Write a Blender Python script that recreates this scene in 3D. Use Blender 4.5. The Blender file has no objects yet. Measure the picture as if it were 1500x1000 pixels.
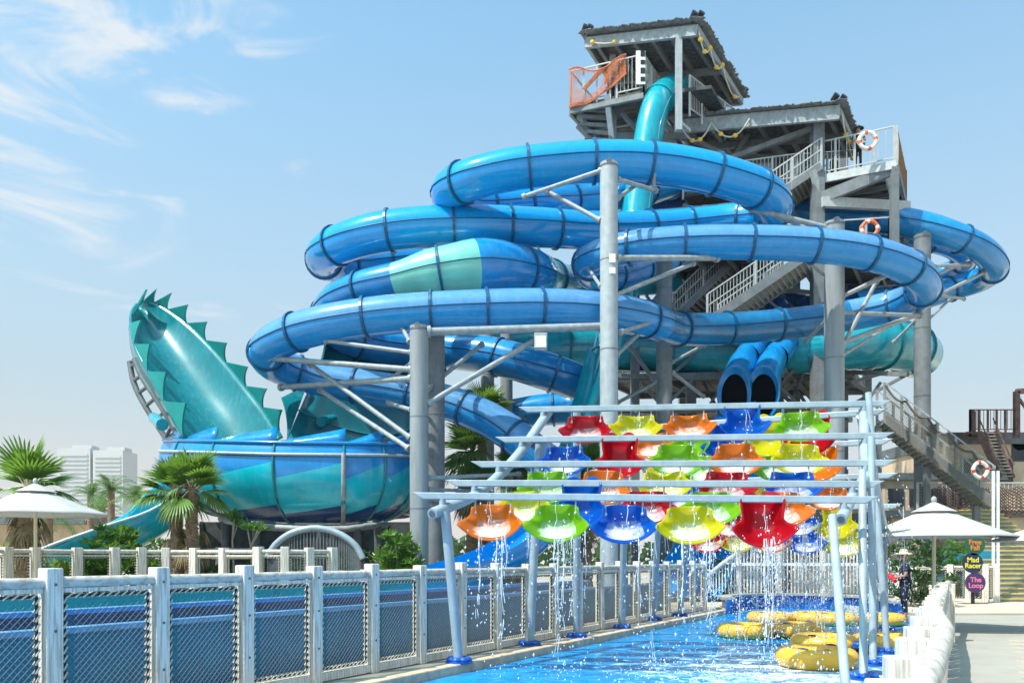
import bpy, math, random
from mathutils import Vector, Matrix

R = random.Random(11)
scene = bpy.context.scene
COL = scene.collection
F, HZ, CAMZ = 1200.0, 816.0, 1.6          # focal length, horizon row and eye height measured from the photograph
PI = math.pi
Z = Vector((0, 0, 1))


def P(px, py, d):
    """world point seen at a photo position when it stands d metres away"""
    return Vector(((px - 750) / F * d, d, CAMZ + (HZ - py) / F * d))


ORG = {}


def V(*a):
    return Vector(a)


class MB:
    def __init__(self):
        self.v, self.f, self.m, self.s = [], [], [], []

    def add(self, vs, fs, m=0, sm=False):
        o = len(self.v)
        self.v += [Vector(x) for x in vs]
        for q in fs:
            self.f.append(tuple(i + o for i in q))
            self.m.append(m)
            self.s.append(sm)

    def obox(self, c, ax, ay, az, m=0):
        """box from centre and three half-axis vectors"""
        c = Vector(c)
        vs = [c + ax * i + ay * j + az * k for k in (-1, 1) for j in (-1, 1) for i in (-1, 1)]
        self.add(vs, [(0, 2, 3, 1), (4, 5, 7, 6), (0, 1, 5, 4), (2, 6, 7, 3), (0, 4, 6, 2), (1, 3, 7, 5)], m)

    def box(self, c, sx, sy, sz, ang=0.0, m=0):
        a = V(math.cos(ang), math.sin(ang), 0)
        b = V(-math.sin(ang), math.cos(ang), 0)
        self.obox(c, a * sx / 2, b * sy / 2, Z * sz / 2, m)

    def bar(self, p0, p1, w, h=None, up=Z, m=0):
        p0, p1 = Vector(p0), Vector(p1)
        h = h or w
        t = (p1 - p0)
        L = t.length
        if L < 1e-6:
            return
        t /= L
        if abs(t.dot(up)) > .98:
            up = V(0, 1, 0)
        s = t.cross(up).normalized()
        u = s.cross(t)
        self.obox((p0 + p1) / 2, s * w / 2, t * L / 2, u * h / 2, m)

    def ring(self, c, s, u, r, n, ph=0.0):
        return [c + s * (r * math.cos(2 * PI * i / n + ph)) + u * (r * math.sin(2 * PI * i / n + ph)) for i in range(n)]

    def tube(self, p0, p1, r0, r1=None, n=10, cap=True, m=0):
        p0, p1 = Vector(p0), Vector(p1)
        r1 = r0 if r1 is None else r1
        t = (p1 - p0)
        if t.length < 1e-6:
            return
        t.normalize()
        up = V(0, 1, 0) if abs(t.z) > .98 else Z
        s = t.cross(up).normalized()
        u = s.cross(t)
        vs = self.ring(p0, s, u, r0, n) + self.ring(p1, s, u, r1, n)
        fs = [(i, (i + 1) % n, n + (i + 1) % n, n + i) for i in range(n)]
        self.add(vs, fs, m, True)
        if cap:
            self.add(vs, [tuple(range(n))[::-1], tuple(range(n, 2 * n))], m)

    def sweep(self, pts, rad, n=12, cap=False, m=0, mf=None, a0=0.0, a1=None, hf=None):
        """tube along points; a0..a1 gives an open trough"""
        fr = frames(pts)
        if not hasattr(rad, '__len__'):
            rad = [rad] * len(pts)
        full = a1 is None
        k = n if full else n + 1
        vs = []
        for (p, t, s, u), r in zip(fr, rad):
            for i in range(k):
                a = 2 * PI * i / n if full else a0 + (a1 - a0) * i / n
                vs.append(p + s * (r * math.cos(a)) + u * (r * math.sin(a)))
        o = len(self.v)
        self.v += vs
        for j in range(len(pts) - 1):
            mm = mf(j) if mf else m
            for i in range(n):
                i2 = (i + 1) % k
                if hf:
                    mm = hf(j, i / n)
                self.f.append((o + j * k + i, o + j * k + i2, o + (j + 1) * k + i2, o + (j + 1) * k + i))
                self.m.append(mm)
                self.s.append(True)
        if cap and full:
            self.f.append(tuple(o + i for i in range(n))[::-1])
            self.f.append(tuple(o + (len(pts) - 1) * k + i for i in range(n)))
            self.m += [m, m]
            self.s += [False, False]

    def lathe(self, prof, n=24, c=(0, 0, 0), m=0, sm=True, mf=None):
        c = Vector(c)
        k = len(prof)
        vs = []
        for i in range(n):
            a = 2 * PI * i / n
            vs += [c + V(r * math.cos(a), r * math.sin(a), z) for r, z in prof]
        o = len(self.v)
        self.v += vs
        for i in range(n):
            for j in range(k - 1):
                i2 = (i + 1) % n
                self.f.append((o + i * k + j, o + i2 * k + j, o + i2 * k + j + 1, o + i * k + j + 1))
                self.m.append(mf(i, j) if mf else m)
                self.s.append(sm)

    def grid(self, fn, nu, nv, m=0, mf=None, sm=True):
        o = len(self.v)
        for j in range(nv + 1):
            for i in range(nu + 1):
                self.v.append(Vector(fn(i / nu, j / nv)))
        for j in range(nv):
            for i in range(nu):
                a = o + j * (nu + 1) + i
                self.f.append((a, a + 1, a + nu + 2, a + nu + 1))
                self.m.append(mf(i, j) if mf else m)
                self.s.append(sm)

    def torus(self, c, ax, Rr, r, n=32, k=10, m=0, mf=None):
        c, ax = Vector(c), Vector(ax).normalized()
        s = ax.cross(V(0, 1, 0) if abs(ax.y) < .9 else V(1, 0, 0)).normalized()
        u = ax.cross(s)
        o = len(self.v)
        for i in range(n):
            a = 2 * PI * i / n
            d = s * math.cos(a) + u * math.sin(a)
            for j in range(k):
                b = 2 * PI * j / k
                self.v.append(c + d * (Rr + r * math.cos(b)) + ax * (r * math.sin(b)))
        for i in range(n):
            for j in range(k):
                self.f.append((o + i * k + j, o + ((i + 1) % n) * k + j, o + ((i + 1) % n) * k + (j + 1) % k, o + i * k + (j + 1) % k))
                self.m.append(mf(i) if mf else m)
                self.s.append(True)

    def ball(self, c, rx, ry=None, rz=None, nu=12, nv=8, m=0):
        ry = ry or rx
        rz = rz or rx
        c = Vector(c)
        self.grid(lambda u, v: c + V(rx * math.cos(2 * PI * u) * math.sin(PI * v), ry * math.sin(2 * PI * u) * math.sin(PI * v), -rz * math.cos(PI * v)), nu, nv, m)

    def prism(self, poly, z0, z1, m=0, mt=None, ms=None):
        n = len(poly)
        vs = [V(x, y, z0) for x, y in poly] + [V(x, y, z1) for x, y in poly]
        self.add(vs, [tuple(range(n, 2 * n))], m if mt is None else mt)
        self.add(vs, [(i, (i + 1) % n, n + (i + 1) % n, n + i) for i in range(n)], m if ms is None else ms)

    def build(self, name, mats, parent=None, bevel=0.0, solid=0.0, origin=None):
        if not isinstance(mats, (list, tuple)):
            mats = [mats]
        org = ORG[parent.name] if parent else (Vector(origin) if origin is not None else V(0, 0, 0))
        me = bpy.data.meshes.new(name)
        me.from_pydata([tuple(x - org) for x in self.v], [], self.f)
        for mm in mats:
            me.materials.append(mm)
        me.polygons.foreach_set('material_index', self.m)
        me.polygons.foreach_set('use_smooth', self.s)
        me.update()
        o = bpy.data.objects.new(name, me)
        COL.objects.link(o)
        if parent:
            o.parent = parent
        else:
            o.location = org
        ORG[o.name] = org
        if solid:
            md = o.modifiers.new('thickness', 'SOLIDIFY')
            md.thickness = solid
            md.offset = 0
        if bevel:
            md = o.modifiers.new('edges', 'BEVEL')
            md.width = bevel
            md.segments = 2
            md.limit_method = 'ANGLE'
        return o


def frames(pts):
    out = []
    prev = None
    n = len(pts)
    for i, p in enumerate(pts):
        t = (pts[min(i + 1, n - 1)] - pts[max(i - 1, 0)]).normalized()
        s = t.cross(Z)
        if s.length < .12:
            s = prev if prev is not None else V(1, 0, 0)
            s = (s - t * s.dot(t))
        s = s.normalized()
        if prev is not None and s.dot(prev) < 0 and abs(t.z) > .8:
            s = -s
        prev = s
        out.append((p, t, s, s.cross(t)))
    return out


def spline(ctrl, step=.3):
    """Catmull-Rom through (Vector, radius) -> points, radii, control index per point"""
    pts, rad, idx = [], [], []
    n = len(ctrl)
    for i in range(n - 1):
        p0 = ctrl[max(i - 1, 0)]
        p1, p2 = ctrl[i], ctrl[i + 1]
        p3 = ctrl[min(i + 2, n - 1)]
        k = max(2, int((p2[0] - p1[0]).length / step))
        # centripetal knots keep long-short neighbours from looping
        t1 = max((p1[0] - p0[0]).length, 1e-3) ** .5 if i > 0 else (p2[0] - p1[0]).length ** .5
        t2 = max((p2[0] - p1[0]).length, 1e-3) ** .5
        t3 = max((p3[0] - p2[0]).length, 1e-3) ** .5 if i + 2 < n else t2
        q0 = p0[0] if i > 0 else p1[0] - (p2[0] - p1[0])
        q3 = p3[0] if i + 2 < n else p2[0] + (p2[0] - p1[0])
        m1 = ((p1[0] - q0) / t1 - (p2[0] - q0) / (t1 + t2) + (p2[0] - p1[0]) / t2) * t2
        m2 = ((p2[0] - p1[0]) / t2 - (q3 - p1[0]) / (t2 + t3) + (q3 - p2[0]) / t3) * t2
        for j in range(k):
            u = j / k
            h = 2 * u ** 3 - 3 * u ** 2 + 1, u ** 3 - 2 * u ** 2 + u, -2 * u ** 3 + 3 * u ** 2, u ** 3 - u ** 2
            pts.append(p1[0] * h[0] + m1 * h[1] + p2[0] * h[2] + m2 * h[3])
            w = u * u * (3 - 2 * u)
            rad.append(p1[1] * (1 - w) + p2[1] * w)
            idx.append(i + u)
    pts.append(ctrl[-1][0].copy())
    rad.append(ctrl[-1][1])
    idx.append(n - 1)
    return pts, rad, idx


def sm01(a, b, x):
    t = min(1, max(0, (x - a) / (b - a)))
    return t * t * (3 - 2 * t)


def lerp(a, b, t):
    return a + (b - a) * t


def polyat(pts, s):
    """point at fraction s of a list of Vectors, Catmull-like smooth"""
    n = len(pts) - 1
    x = min(max(s, 0), 1) * n
    i = min(int(x), n - 1)
    u = x - i
    p0, p1, p2, p3 = pts[max(i - 1, 0)], pts[i], pts[i + 1], pts[min(i + 2, n)]
    return .5 * ((2 * p1) + (p2 - p0) * u + (2 * p0 - 5 * p1 + 4 * p2 - p3) * u * u + (3 * p1 - p0 - 3 * p2 + p3) * u ** 3)


def tag(o, label=None, cat=None, group=None, kind=None):
    if label:
        o['label'] = label
    if cat:
        o['category'] = cat
    if group:
        o['group'] = group
    if kind:
        o['kind'] = kind
    return o


def thing(name, label, cat, loc, group=None, rz=0.0):
    o = bpy.data.objects.new(name, None)
    o.empty_display_size = .2
    COL.objects.link(o)
    o.location = loc
    o.rotation_euler = (0, 0, rz)
    ORG[o.name] = Vector(loc)
    return tag(o, label, cat, group)


def dup(root, loc, label, group=None, rz=None):
    r = root.copy()
    COL.objects.link(r)
    r.location = loc
    ORG[r.name] = Vector(loc)
    if rz is not None:
        r.rotation_euler = (0, 0, rz)
    tag(r, label, None, group)
    for ch in list(root.children):
        c = ch.copy()
        COL.objects.link(c)
        c.parent = r
        for g in list(ch.children):
            d = g.copy()
            COL.objects.link(d)
            d.parent = c
    return r


# ---------------------------------------------------------------- materials
def mat(name, col, rough=.5, metal=0.0, var=.12, scale=3.0, bump=0.0, coat=0.0, transl=0.0, stretch=(1, 1, 1), col2=None, lo=.35, hi=.65, rvar=0.0, spec=.5, tcol=None, drip=None):
    m = bpy.data.materials.new(name)
    m.use_nodes = True
    nt = m.node_tree
    N, L = nt.nodes, nt.links
    b = N['Principled BSDF']
    tc = N.new('ShaderNodeTexCoord')
    mp = N.new('ShaderNodeMapping')
    mp.inputs['Scale'].default_value = stretch
    L.new(tc.outputs['Object'], mp.inputs['Vector'])
    nz = N.new('ShaderNodeTexNoise')
    nz.inputs['Scale'].default_value = scale
    nz.inputs['Detail'].default_value = 6
    nz.inputs['Roughness'].default_value = .6
    L.new(mp.outputs['Vector'], nz.inputs['Vector'])
    cr = N.new('ShaderNodeValToRGB')
    cr.color_ramp.elements[0].position = lo
    cr.color_ramp.elements[1].position = hi
    c2 = col2 or [c * (1 - var) for c in col]
    c1 = col if col2 else [min(1, c * (1 + var)) for c in col]
    cr.color_ramp.elements[0].color = (*c2, 1)
    cr.color_ramp.elements[1].color = (*c1, 1)
    L.new(nz.outputs['Fac'], cr.inputs['Fac'])
    if drip:
        # run marks: long vertical streaks of lime scale, dirt or fading
        mp2 = N.new('ShaderNodeMapping')
        mp2.inputs['Scale'].default_value = (3.2, 3.2, .34)
        L.new(tc.outputs['Object'], mp2.inputs['Vector'])
        n2 = N.new('ShaderNodeTexNoise')
        n2.inputs['Scale'].default_value = 2.3
        n2.inputs['Detail'].default_value = 8
        n2.inputs['Roughness'].default_value = .68
        L.new(mp2.outputs['Vector'], n2.inputs['Vector'])
        mr2 = N.new('ShaderNodeMapRange')
        mr2.inputs['From Min'].default_value = .5
        mr2.inputs['From Max'].default_value = .74
        mr2.inputs['To Max'].default_value = drip[1]
        L.new(n2.outputs['Fac'], mr2.inputs['Value'])
        dm = N.new('ShaderNodeMixRGB')
        dm.inputs['Color2'].default_value = (*drip[0], 1)
        L.new(mr2.outputs['Result'], dm.inputs['Fac'])
        L.new(cr.outputs['Color'], dm.inputs['Color1'])
        L.new(dm.outputs['Color'], b.inputs['Base Color'])
    else:
        L.new(cr.outputs['Color'], b.inputs['Base Color'])
    b.inputs['Roughness'].default_value = rough
    b.inputs['Metallic'].default_value = metal
    b.inputs['Coat Weight'].default_value = coat
    b.inputs['Coat Roughness'].default_value = .08
    b.inputs['Specular IOR Level'].default_value = spec
    if rvar:
        mr = N.new('ShaderNodeMapRange')
        mr.inputs['To Min'].default_value = max(.02, rough - rvar)
        mr.inputs['To Max'].default_value = rough + rvar
        L.new(nz.outputs['Fac'], mr.inputs['Value'])
        L.new(mr.outputs['Result'], b.inputs['Roughness'])
    if bump:
        bp = N.new('ShaderNodeBump')
        bp.inputs['Strength'].default_value = bump
        bp.inputs['Distance'].default_value = .02
        L.new(nz.outputs['Fac'], bp.inputs['Height'])
        L.new(bp.outputs['Normal'], b.inputs['Normal'])
    if transl:
        tr = N.new('ShaderNodeBsdfTranslucent')
        if tcol:
            tr.inputs['Color'].default_value = (*tcol, 1)
        else:
            L.new(cr.outputs['Color'], tr.inputs['Color'])
        mx = N.new('ShaderNodeMixShader')
        mx.inputs['Fac'].default_value = transl
        L.new(b.outputs['BSDF'], mx.inputs[1])
        L.new(tr.outputs['BSDF'], mx.inputs[2])
        L.new(mx.outputs['Shader'], N['Material Output'].inputs['Surface'])
    return m


M = {}
ST = (.35, .35, 1.6)
M['blue'] = mat('blue fibreglass', (.001, .27, .63), .12, drip=((.06, .36, .64), .35), var=.06, scale=1.1, coat=.3, rvar=.04)
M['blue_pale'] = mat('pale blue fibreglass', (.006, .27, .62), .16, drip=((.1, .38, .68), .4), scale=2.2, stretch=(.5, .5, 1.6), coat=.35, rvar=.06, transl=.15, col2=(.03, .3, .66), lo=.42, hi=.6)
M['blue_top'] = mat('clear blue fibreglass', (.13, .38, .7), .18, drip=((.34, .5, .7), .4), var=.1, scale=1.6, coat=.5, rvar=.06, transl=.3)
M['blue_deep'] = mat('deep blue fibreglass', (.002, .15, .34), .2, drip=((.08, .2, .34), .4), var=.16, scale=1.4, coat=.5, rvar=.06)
M['blue_royal'] = mat('royal blue fibreglass', (.001, .215, .54), .2, drip=((.1, .3, .5), .4), var=.12, scale=1.4, coat=.5, rvar=.06)
M['navy'] = mat('dark navy fibreglass', (.006, .04, .16), .22, var=.2, coat=.3)
M['flange'] = mat('dark blue flange', (.003, .075, .17), .4, var=.25, scale=6)
M['flange_grey'] = mat('grey flange', (.3, .36, .4), .45, var=.2, scale=6)
M['teal'] = mat('teal fibreglass', (.002, .3, .38), .2, drip=((.12, .4, .42), .4), var=.14, scale=1.2, coat=.5, rvar=.06)
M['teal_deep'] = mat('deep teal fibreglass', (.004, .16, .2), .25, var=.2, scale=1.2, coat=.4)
M['turq'] = mat('turquoise fibreglass', (.002, .42, .52), .2, drip=((.14, .46, .5), .4), var=.12, scale=1.3, coat=.5)
M['seagreen'] = mat('sea green fibreglass', (.001, .17, .2), .22, drip=((.1, .3, .3), .5), var=.12, scale=1.4, coat=.5)
M['mint'] = mat('mint fibreglass', (.17, .55, .45), .25, var=.1, scale=1.5, coat=.4)
M['mint_pale'] = mat('translucent fin fibreglass', (.02, .36, .34), .3, var=.1, scale=1.5, transl=.4)
M['steel'] = mat('galvanised steel', (.29, .315, .325), .5, var=.2, scale=5, rvar=.1, spec=.4)
M['steel_lt'] = mat('light grey painted steel', (.38, .41, .42), .42, drip=((.2, .18, .16), .45), var=.1, scale=4, rvar=.08)
M['steel_dk'] = mat('dark grey steel', (.11, .125, .135), .55, var=.25, scale=4)
M['column'] = mat('grey column paint', (.26, .28, .29), .5, drip=((.13, .12, .11), .5), var=.14, scale=1.2, stretch=(3, 3, .25), rvar=.08)
M['rack'] = mat('pale blue grey paint', (.31, .39, .44), .38, drip=((.5, .52, .52), .45), var=.12, scale=3, rvar=.1, bump=.05)
M['rail'] = mat('light railing paint', (.46, .47, .46), .5, var=.1, scale=6)
M['towergrey'] = mat('tower grey paint', (.165, .178, .185), .55, drip=((.1, .09, .08), .5), var=.2, scale=2)
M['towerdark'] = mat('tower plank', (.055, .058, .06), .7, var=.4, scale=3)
M['wood'] = mat('whitewashed timber', (.75, .7, .62), .65, scale=8, stretch=(6, 6, .3), col2=(.43, .36, .28), lo=.36, hi=.55, bump=.25)
M['wood_rail'] = mat('whitewashed log', (.58, .55, .49), .65, scale=5, stretch=(3, 1.2, 3), col2=(.36, .32, .27), lo=.36, hi=.54, bump=.15)
M['rope'] = mat('pale rope', (.6, .54, .44), .8, var=.2, scale=30)
M['ropedark'] = mat('dark lacing', (.03, .03, .03), .8, var=.3, scale=30)
M['netwire'] = mat('net cord', (.24, .2, .15), .8, var=.2, scale=20)
M['orange_net'] = mat('orange netting', (.75, .26, .12), .8, var=.25, scale=8, transl=.3)
M['concrete'] = mat('pale concrete paving', (.34, .315, .27), .75, var=.07, scale=1.4, bump=.06)
M['kerb'] = mat('tan coping', (.55, .42, .3), .7, var=.2, scale=5, bump=.1)
M['drain'] = mat('grey drain cover', (.5, .5, .48), .6, var=.08, scale=8)
M['ground'] = mat('sandy ground', (.5, .43, .33), .9, var=.15, scale=.3, bump=.1)
M['canvas'] = mat('cream canvas', (.58, .565, .53), .8, var=.05, scale=2, transl=.25)
M['cream'] = mat('cream pole', (.68, .6, .42), .5, var=.08)
M['trunk'] = mat('palm trunk bark', (.3, .19, .12), .85, scale=9, stretch=(1, 1, 2.5), col2=(.1, .06, .04), lo=.35, hi=.6, bump=.6)
M['skirt'] = mat('dry palm skirt', (.3, .22, .12), .85, var=.4, scale=5, transl=.2)
M['bark'] = mat('grey bark', (.3, .25, .2), .85, var=.3, scale=9, bump=.4)
M['fan'] = mat('palm leaf green', (.1, .2, .03), .45, var=.5, scale=2.2, transl=.35, tcol=(.25, .42, .05))
M['fan2'] = mat('dull palm leaf', (.07, .14, .035), .5, var=.5, scale=2.2, transl=.3, tcol=(.16, .3, .05))
M['leaf'] = mat('shrub leaf', (.075, .17, .02), .4, var=.5, scale=2.5, transl=.35, tcol=(.22, .4, .04))
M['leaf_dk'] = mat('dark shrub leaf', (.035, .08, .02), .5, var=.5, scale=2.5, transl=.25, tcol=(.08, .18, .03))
M['leaf_yel'] = mat('yellow green leaf', (.2, .28, .02), .5, var=.4, scale=2.5, transl=.35, tcol=(.4, .5, .05))
M['white'] = mat('white plaster', (.78, .78, .77), .7, var=.03, scale=.4)
M['whitemetal'] = mat('white painted metal', (.75, .76, .77), .4, var=.05)
M['tan'] = mat('weathered tan plaster', (.6, .47, .33), .8, scale=1.1, stretch=(1, 1, .5), col2=(.42, .3, .2), lo=.3, hi=.55, bump=.2)
M['rust'] = mat('rusty brown steel', (.12, .06, .05), .7, var=.4, scale=4)
M['brownwood'] = mat('brown timber', (.26, .14, .06), .7, var=.4, scale=4, stretch=(1, 1, 3))
M['tarp'] = mat('blue hoarding', (.01, .22, .34), .5, var=.1)
M['yellow'] = mat('yellow vinyl', (.95, .46, .035), .3, var=.1, scale=3, coat=.2)
M['yfloat'] = mat('yellow float', (.8, .5, .05), .5, var=.1)
M['bluehandle'] = mat('blue webbing', (.01, .06, .25), .6)
M['boot'] = mat('blue base cover', (.008, .09, .42), .35, var=.2, scale=6, bump=.1)
M['black'] = mat('black plastic', (.015, .015, .017), .45)
M['ring_o'] = mat('orange lifebuoy', (.75, .13, .03), .45)
M['ring_w'] = mat('white lifebuoy', (.75, .72, .66), .5)
M['ring_r'] = mat('red tape', (.6, .04, .03), .5)
M['glass'] = mat('dark window glass', (.03, .04, .05), .1, var=.1)
M['paper'] = mat('white paper notice', (.8, .8, .8), .6, var=.02)
M['skin'] = mat('skin', (.38, .21, .13), .5, var=.08, scale=9)
M['navycloth'] = mat('navy cloth', (.012, .015, .04), .85, var=.2, scale=12)
M['blackcloth'] = mat('black cloth', (.012, .012, .014), .85, var=.2, scale=12)
M['purplecloth'] = mat('purple cloth', (.12, .05, .2), .85, var=.2, scale=12)
M['redtube'] = mat('red foam', (.6, .02, .025), .45)
M['straw'] = mat('straw hat', (.62, .5, .32), .8, var=.2, scale=30, bump=.3)
M['hair'] = mat('dark hair', (.02, .015, .012), .6)
M['eye'] = mat('eye white', (.75, .74, .72), .3)
M['step'] = mat('grey step', (.3, .29, .25), .75, var=.15, scale=3)
M['nosing'] = mat('yellow nosing', (.6, .45, .1), .6, var=.15)
M['sgreen'] = mat('green sign', (.01, .09, .045), .4, var=.05)
M['snavy'] = mat('navy sign', (.008, .02, .07), .4, var=.05)
M['spurple'] = mat('purple sign', (.06, .02, .1), .4, var=.05)
M['torange'] = mat('orange lettering', (.65, .2, .05), .5, var=.02)
M['tyellow'] = mat('yellow lettering', (.7, .6, .05), .5, var=.02)
M['tpink'] = mat('pink lettering', (.65, .18, .32), .5, var=.02)
M['hotel'] = mat('pale hotel facade', (.49, .485, .48), .8, var=.02, scale=.05)
M['hotelwin'] = mat('pale hotel balconies', (.46, .46, .465), .6, var=.03, scale=.1)
M['roofplank'] = mat('weathered roof board', (.12, .12, .115), .8, var=.4, scale=6)
M['roofgrey'] = mat('weathered roof covering', (.17, .175, .17), .8, var=.35, scale=5, bump=.3)
M['throat_shade'] = mat('black shade inside tube', (.004, .006, .01), .9, var=.1, spec=.05)
M['container'] = mat('blue corrugated panel', (.01, .1, .28), .5, var=.15, scale=3)


def bucket_mat(name, c, tc):
    m = mat(name, c, .12, var=.1, scale=3, coat=.8, transl=.62, tcol=tc)
    return m


BK = {
    'orange': bucket_mat('orange fibreglass', (.8, .25, .02), (.95, .4, .06)),
    'green': bucket_mat('lime fibreglass', (.25, .5, .01), (.5, .85, .04)),
    'blue': bucket_mat('bucket blue fibreglass', (.005, .14, .5), (.02, .3, .85)),
    'yellow': bucket_mat('yellow fibreglass', (.65, .6, .01), (.95, .9, .05)),
    'red': bucket_mat('red fibreglass', (.5, .008, .025), (.85, .03, .06)),
}


def water_mat(name, col, foam_c=None, foam_r=5.0, bump=.35, scale=2.2, foam=.62):
    m = bpy.data.materials.new(name)
    m.use_nodes = True
    N, L = m.node_tree.nodes, m.node_tree.links
    b = N['Principled BSDF']
    g = N.new('ShaderNodeNewGeometry')
    n1 = N.new('ShaderNodeTexNoise')
    n1.inputs['Scale'].default_value = scale
    n1.inputs['Detail'].default_value = 5
    n1.inputs['Distortion'].default_value = .6
    L.new(g.outputs['Position'], n1.inputs['Vector'])
    bp = N.new('ShaderNodeBump')
    bp.inputs['Strength'].default_value = bump
    bp.inputs['Distance'].default_value = .12
    L.new(n1.outputs['Fac'], bp.inputs['Height'])
    L.new(bp.outputs['Normal'], b.inputs['Normal'])
    b.inputs['Roughness'].default_value = .06
    b.inputs['IOR'].default_value = 1.33
    b.inputs['Specular IOR Level'].default_value = .1
    cr = N.new('ShaderNodeValToRGB')
    cr.color_ramp.elements[0].position = .3
    cr.color_ramp.elements[1].position = .7
    cr.color_ramp.elements[0].color = (*[c * .75 for c in col], 1)
    cr.color_ramp.elements[1].color = (*[min(1, c * 1.3 + .01) for c in col], 1)
    L.new(n1.outputs['Fac'], cr.inputs['Fac'])
    last = cr.outputs['Color']
    if foam_c:
        n2 = N.new('ShaderNodeTexNoise')
        n2.inputs['Scale'].default_value = 4.5
        n2.inputs['Detail'].default_value = 9
        n2.inputs['Roughness'].default_value = .72
        n2.inputs['Distortion'].default_value = 1.2
        L.new(g.outputs['Position'], n2.inputs['Vector'])
        ds = N.new('ShaderNodeVectorMath')
        ds.operation = 'DISTANCE'
        ds.inputs[1].default_value = foam_c
        L.new(g.outputs['Position'], ds.inputs[0])
        mr = N.new('ShaderNodeMapRange')
        mr.inputs['From Min'].default_value = 0
        mr.inputs['From Max'].default_value = foam_r
        mr.inputs['To Min'].default_value = .16
        mr.inputs['To Max'].default_value = -.16
        L.new(ds.outputs['Value'], mr.inputs['Value'])
        ad = N.new('ShaderNodeMath')
        ad.operation = 'ADD'
        L.new(n2.outputs['Fac'], ad.inputs[0])
        L.new(mr.outputs['Result'], ad.inputs[1])
        r2 = N.new('ShaderNodeMapRange')
        r2.inputs['From Min'].default_value = foam - .07
        r2.inputs['From Max'].default_value = foam + .1
        r2.clamp = True
        L.new(ad.outputs['Value'], r2.inputs['Value'])
        mx = N.new('ShaderNodeMixRGB')
        mx.inputs['Color2'].default_value = (.8, .9, .95, 1)
        L.new(r2.outputs['Result'], mx.inputs['Fac'])
        L.new(last, mx.inputs['Color1'])
        last = mx.outputs['Color']
        rr = N.new('ShaderNodeMapRange')
        rr.inputs['To Min'].default_value = .06
        rr.inputs['To Max'].default_value = .5
        L.new(r2.outputs['Result'], rr.inputs['Value'])
        L.new(rr.outputs['Result'], b.inputs['Roughness'])
    L.new(last, b.inputs['Base Color'])
    return m

# ---------------------------------------------------------------- camera, sky, sun
cam = bpy.data.cameras.new('camera')
cam.sensor_width = 36
cam.lens = 36 * F / 1500
cam.shift_y = (HZ - 500) / 1500
cam.clip_end = 6000
cam.clip_start = .05
co = bpy.data.objects.new('camera', cam)
co.location = (0, 0, CAMZ)
co.rotation_euler = (PI / 2, 0, 0)
COL.objects.link(co)
scene.camera = co

SUN = V(-.44, -.3, .86).normalized()
sl = bpy.data.lights.new('sun', 'SUN')
sl.energy = 4.6
sl.angle = math.radians(.6)
sl.color = (1, .955, .88)
so = bpy.data.objects.new('sun', sl)
so.rotation_euler = (-SUN).to_track_quat('-Z', 'Y').to_euler()
so.location = (-20, -20, 60)
COL.objects.link(so)

w = bpy.data.worlds.new('World')
scene.world = w
w.use_nodes = True
N, L = w.node_tree.nodes, w.node_tree.links
bg = N['Background']
sky = N.new('ShaderNodeTexSky')
sky.sky_type = 'NISHITA'
sky.sun_disc = False
sky.sun_elevation = math.asin(SUN.z)
sky.sun_rotation = math.atan2(SUN.x, SUN.y)
sky.air_density = 1.0
sky.dust_density = 2.2
sky.ozone_density = 2.5
tc = N.new('ShaderNodeTexCoord')
# pale desert haze towards the horizon, blue above
sep = N.new('ShaderNodeSeparateXYZ')
L.new(tc.outputs['Generated'], sep.inputs['Vector'])
hz = N.new('ShaderNodeMapRange')
hz.inputs['From Min'].default_value = -.02
hz.inputs['From Max'].default_value = .7
hz.inputs['To Min'].default_value = .97
hz.inputs['To Max'].default_value = .2
hz.interpolation_type = 'SMOOTHSTEP'
L.new(sep.outputs['Z'], hz.inputs['Value'])
tint = N.new('ShaderNodeMixRGB')
tint.blend_type = 'MULTIPLY'
tint.inputs['Fac'].default_value = 1
tint.inputs['Color2'].default_value = (1.5, 2.85, 2.8, 1)
L.new(sky.outputs['Color'], tint.inputs['Color1'])
mix1 = N.new('ShaderNodeMixRGB')
mix1.inputs['Color2'].default_value = (5.1, 5.4, 5.5, 1)
L.new(hz.outputs['Result'], mix1.inputs['Fac'])
L.new(tint.outputs['Color'], mix1.inputs['Color1'])
hz2 = N.new('ShaderNodeMapRange')
hz2.inputs['From Min'].default_value = .0
hz2.inputs['From Max'].default_value = .2
hz2.inputs['To Min'].default_value = 1
hz2.inputs['To Max'].default_value = 0
hz2.interpolation_type = 'SMOOTHSTEP'
L.new(sep.outputs['Z'], hz2.inputs['Value'])
mixh = N.new('ShaderNodeMixRGB')
mixh.inputs['Color2'].default_value = (6.9, 6.6, 6.35, 1)
L.new(hz2.outputs['Result'], mixh.inputs['Fac'])
L.new(mix1.outputs['Color'], mixh.inputs['Color1'])
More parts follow.
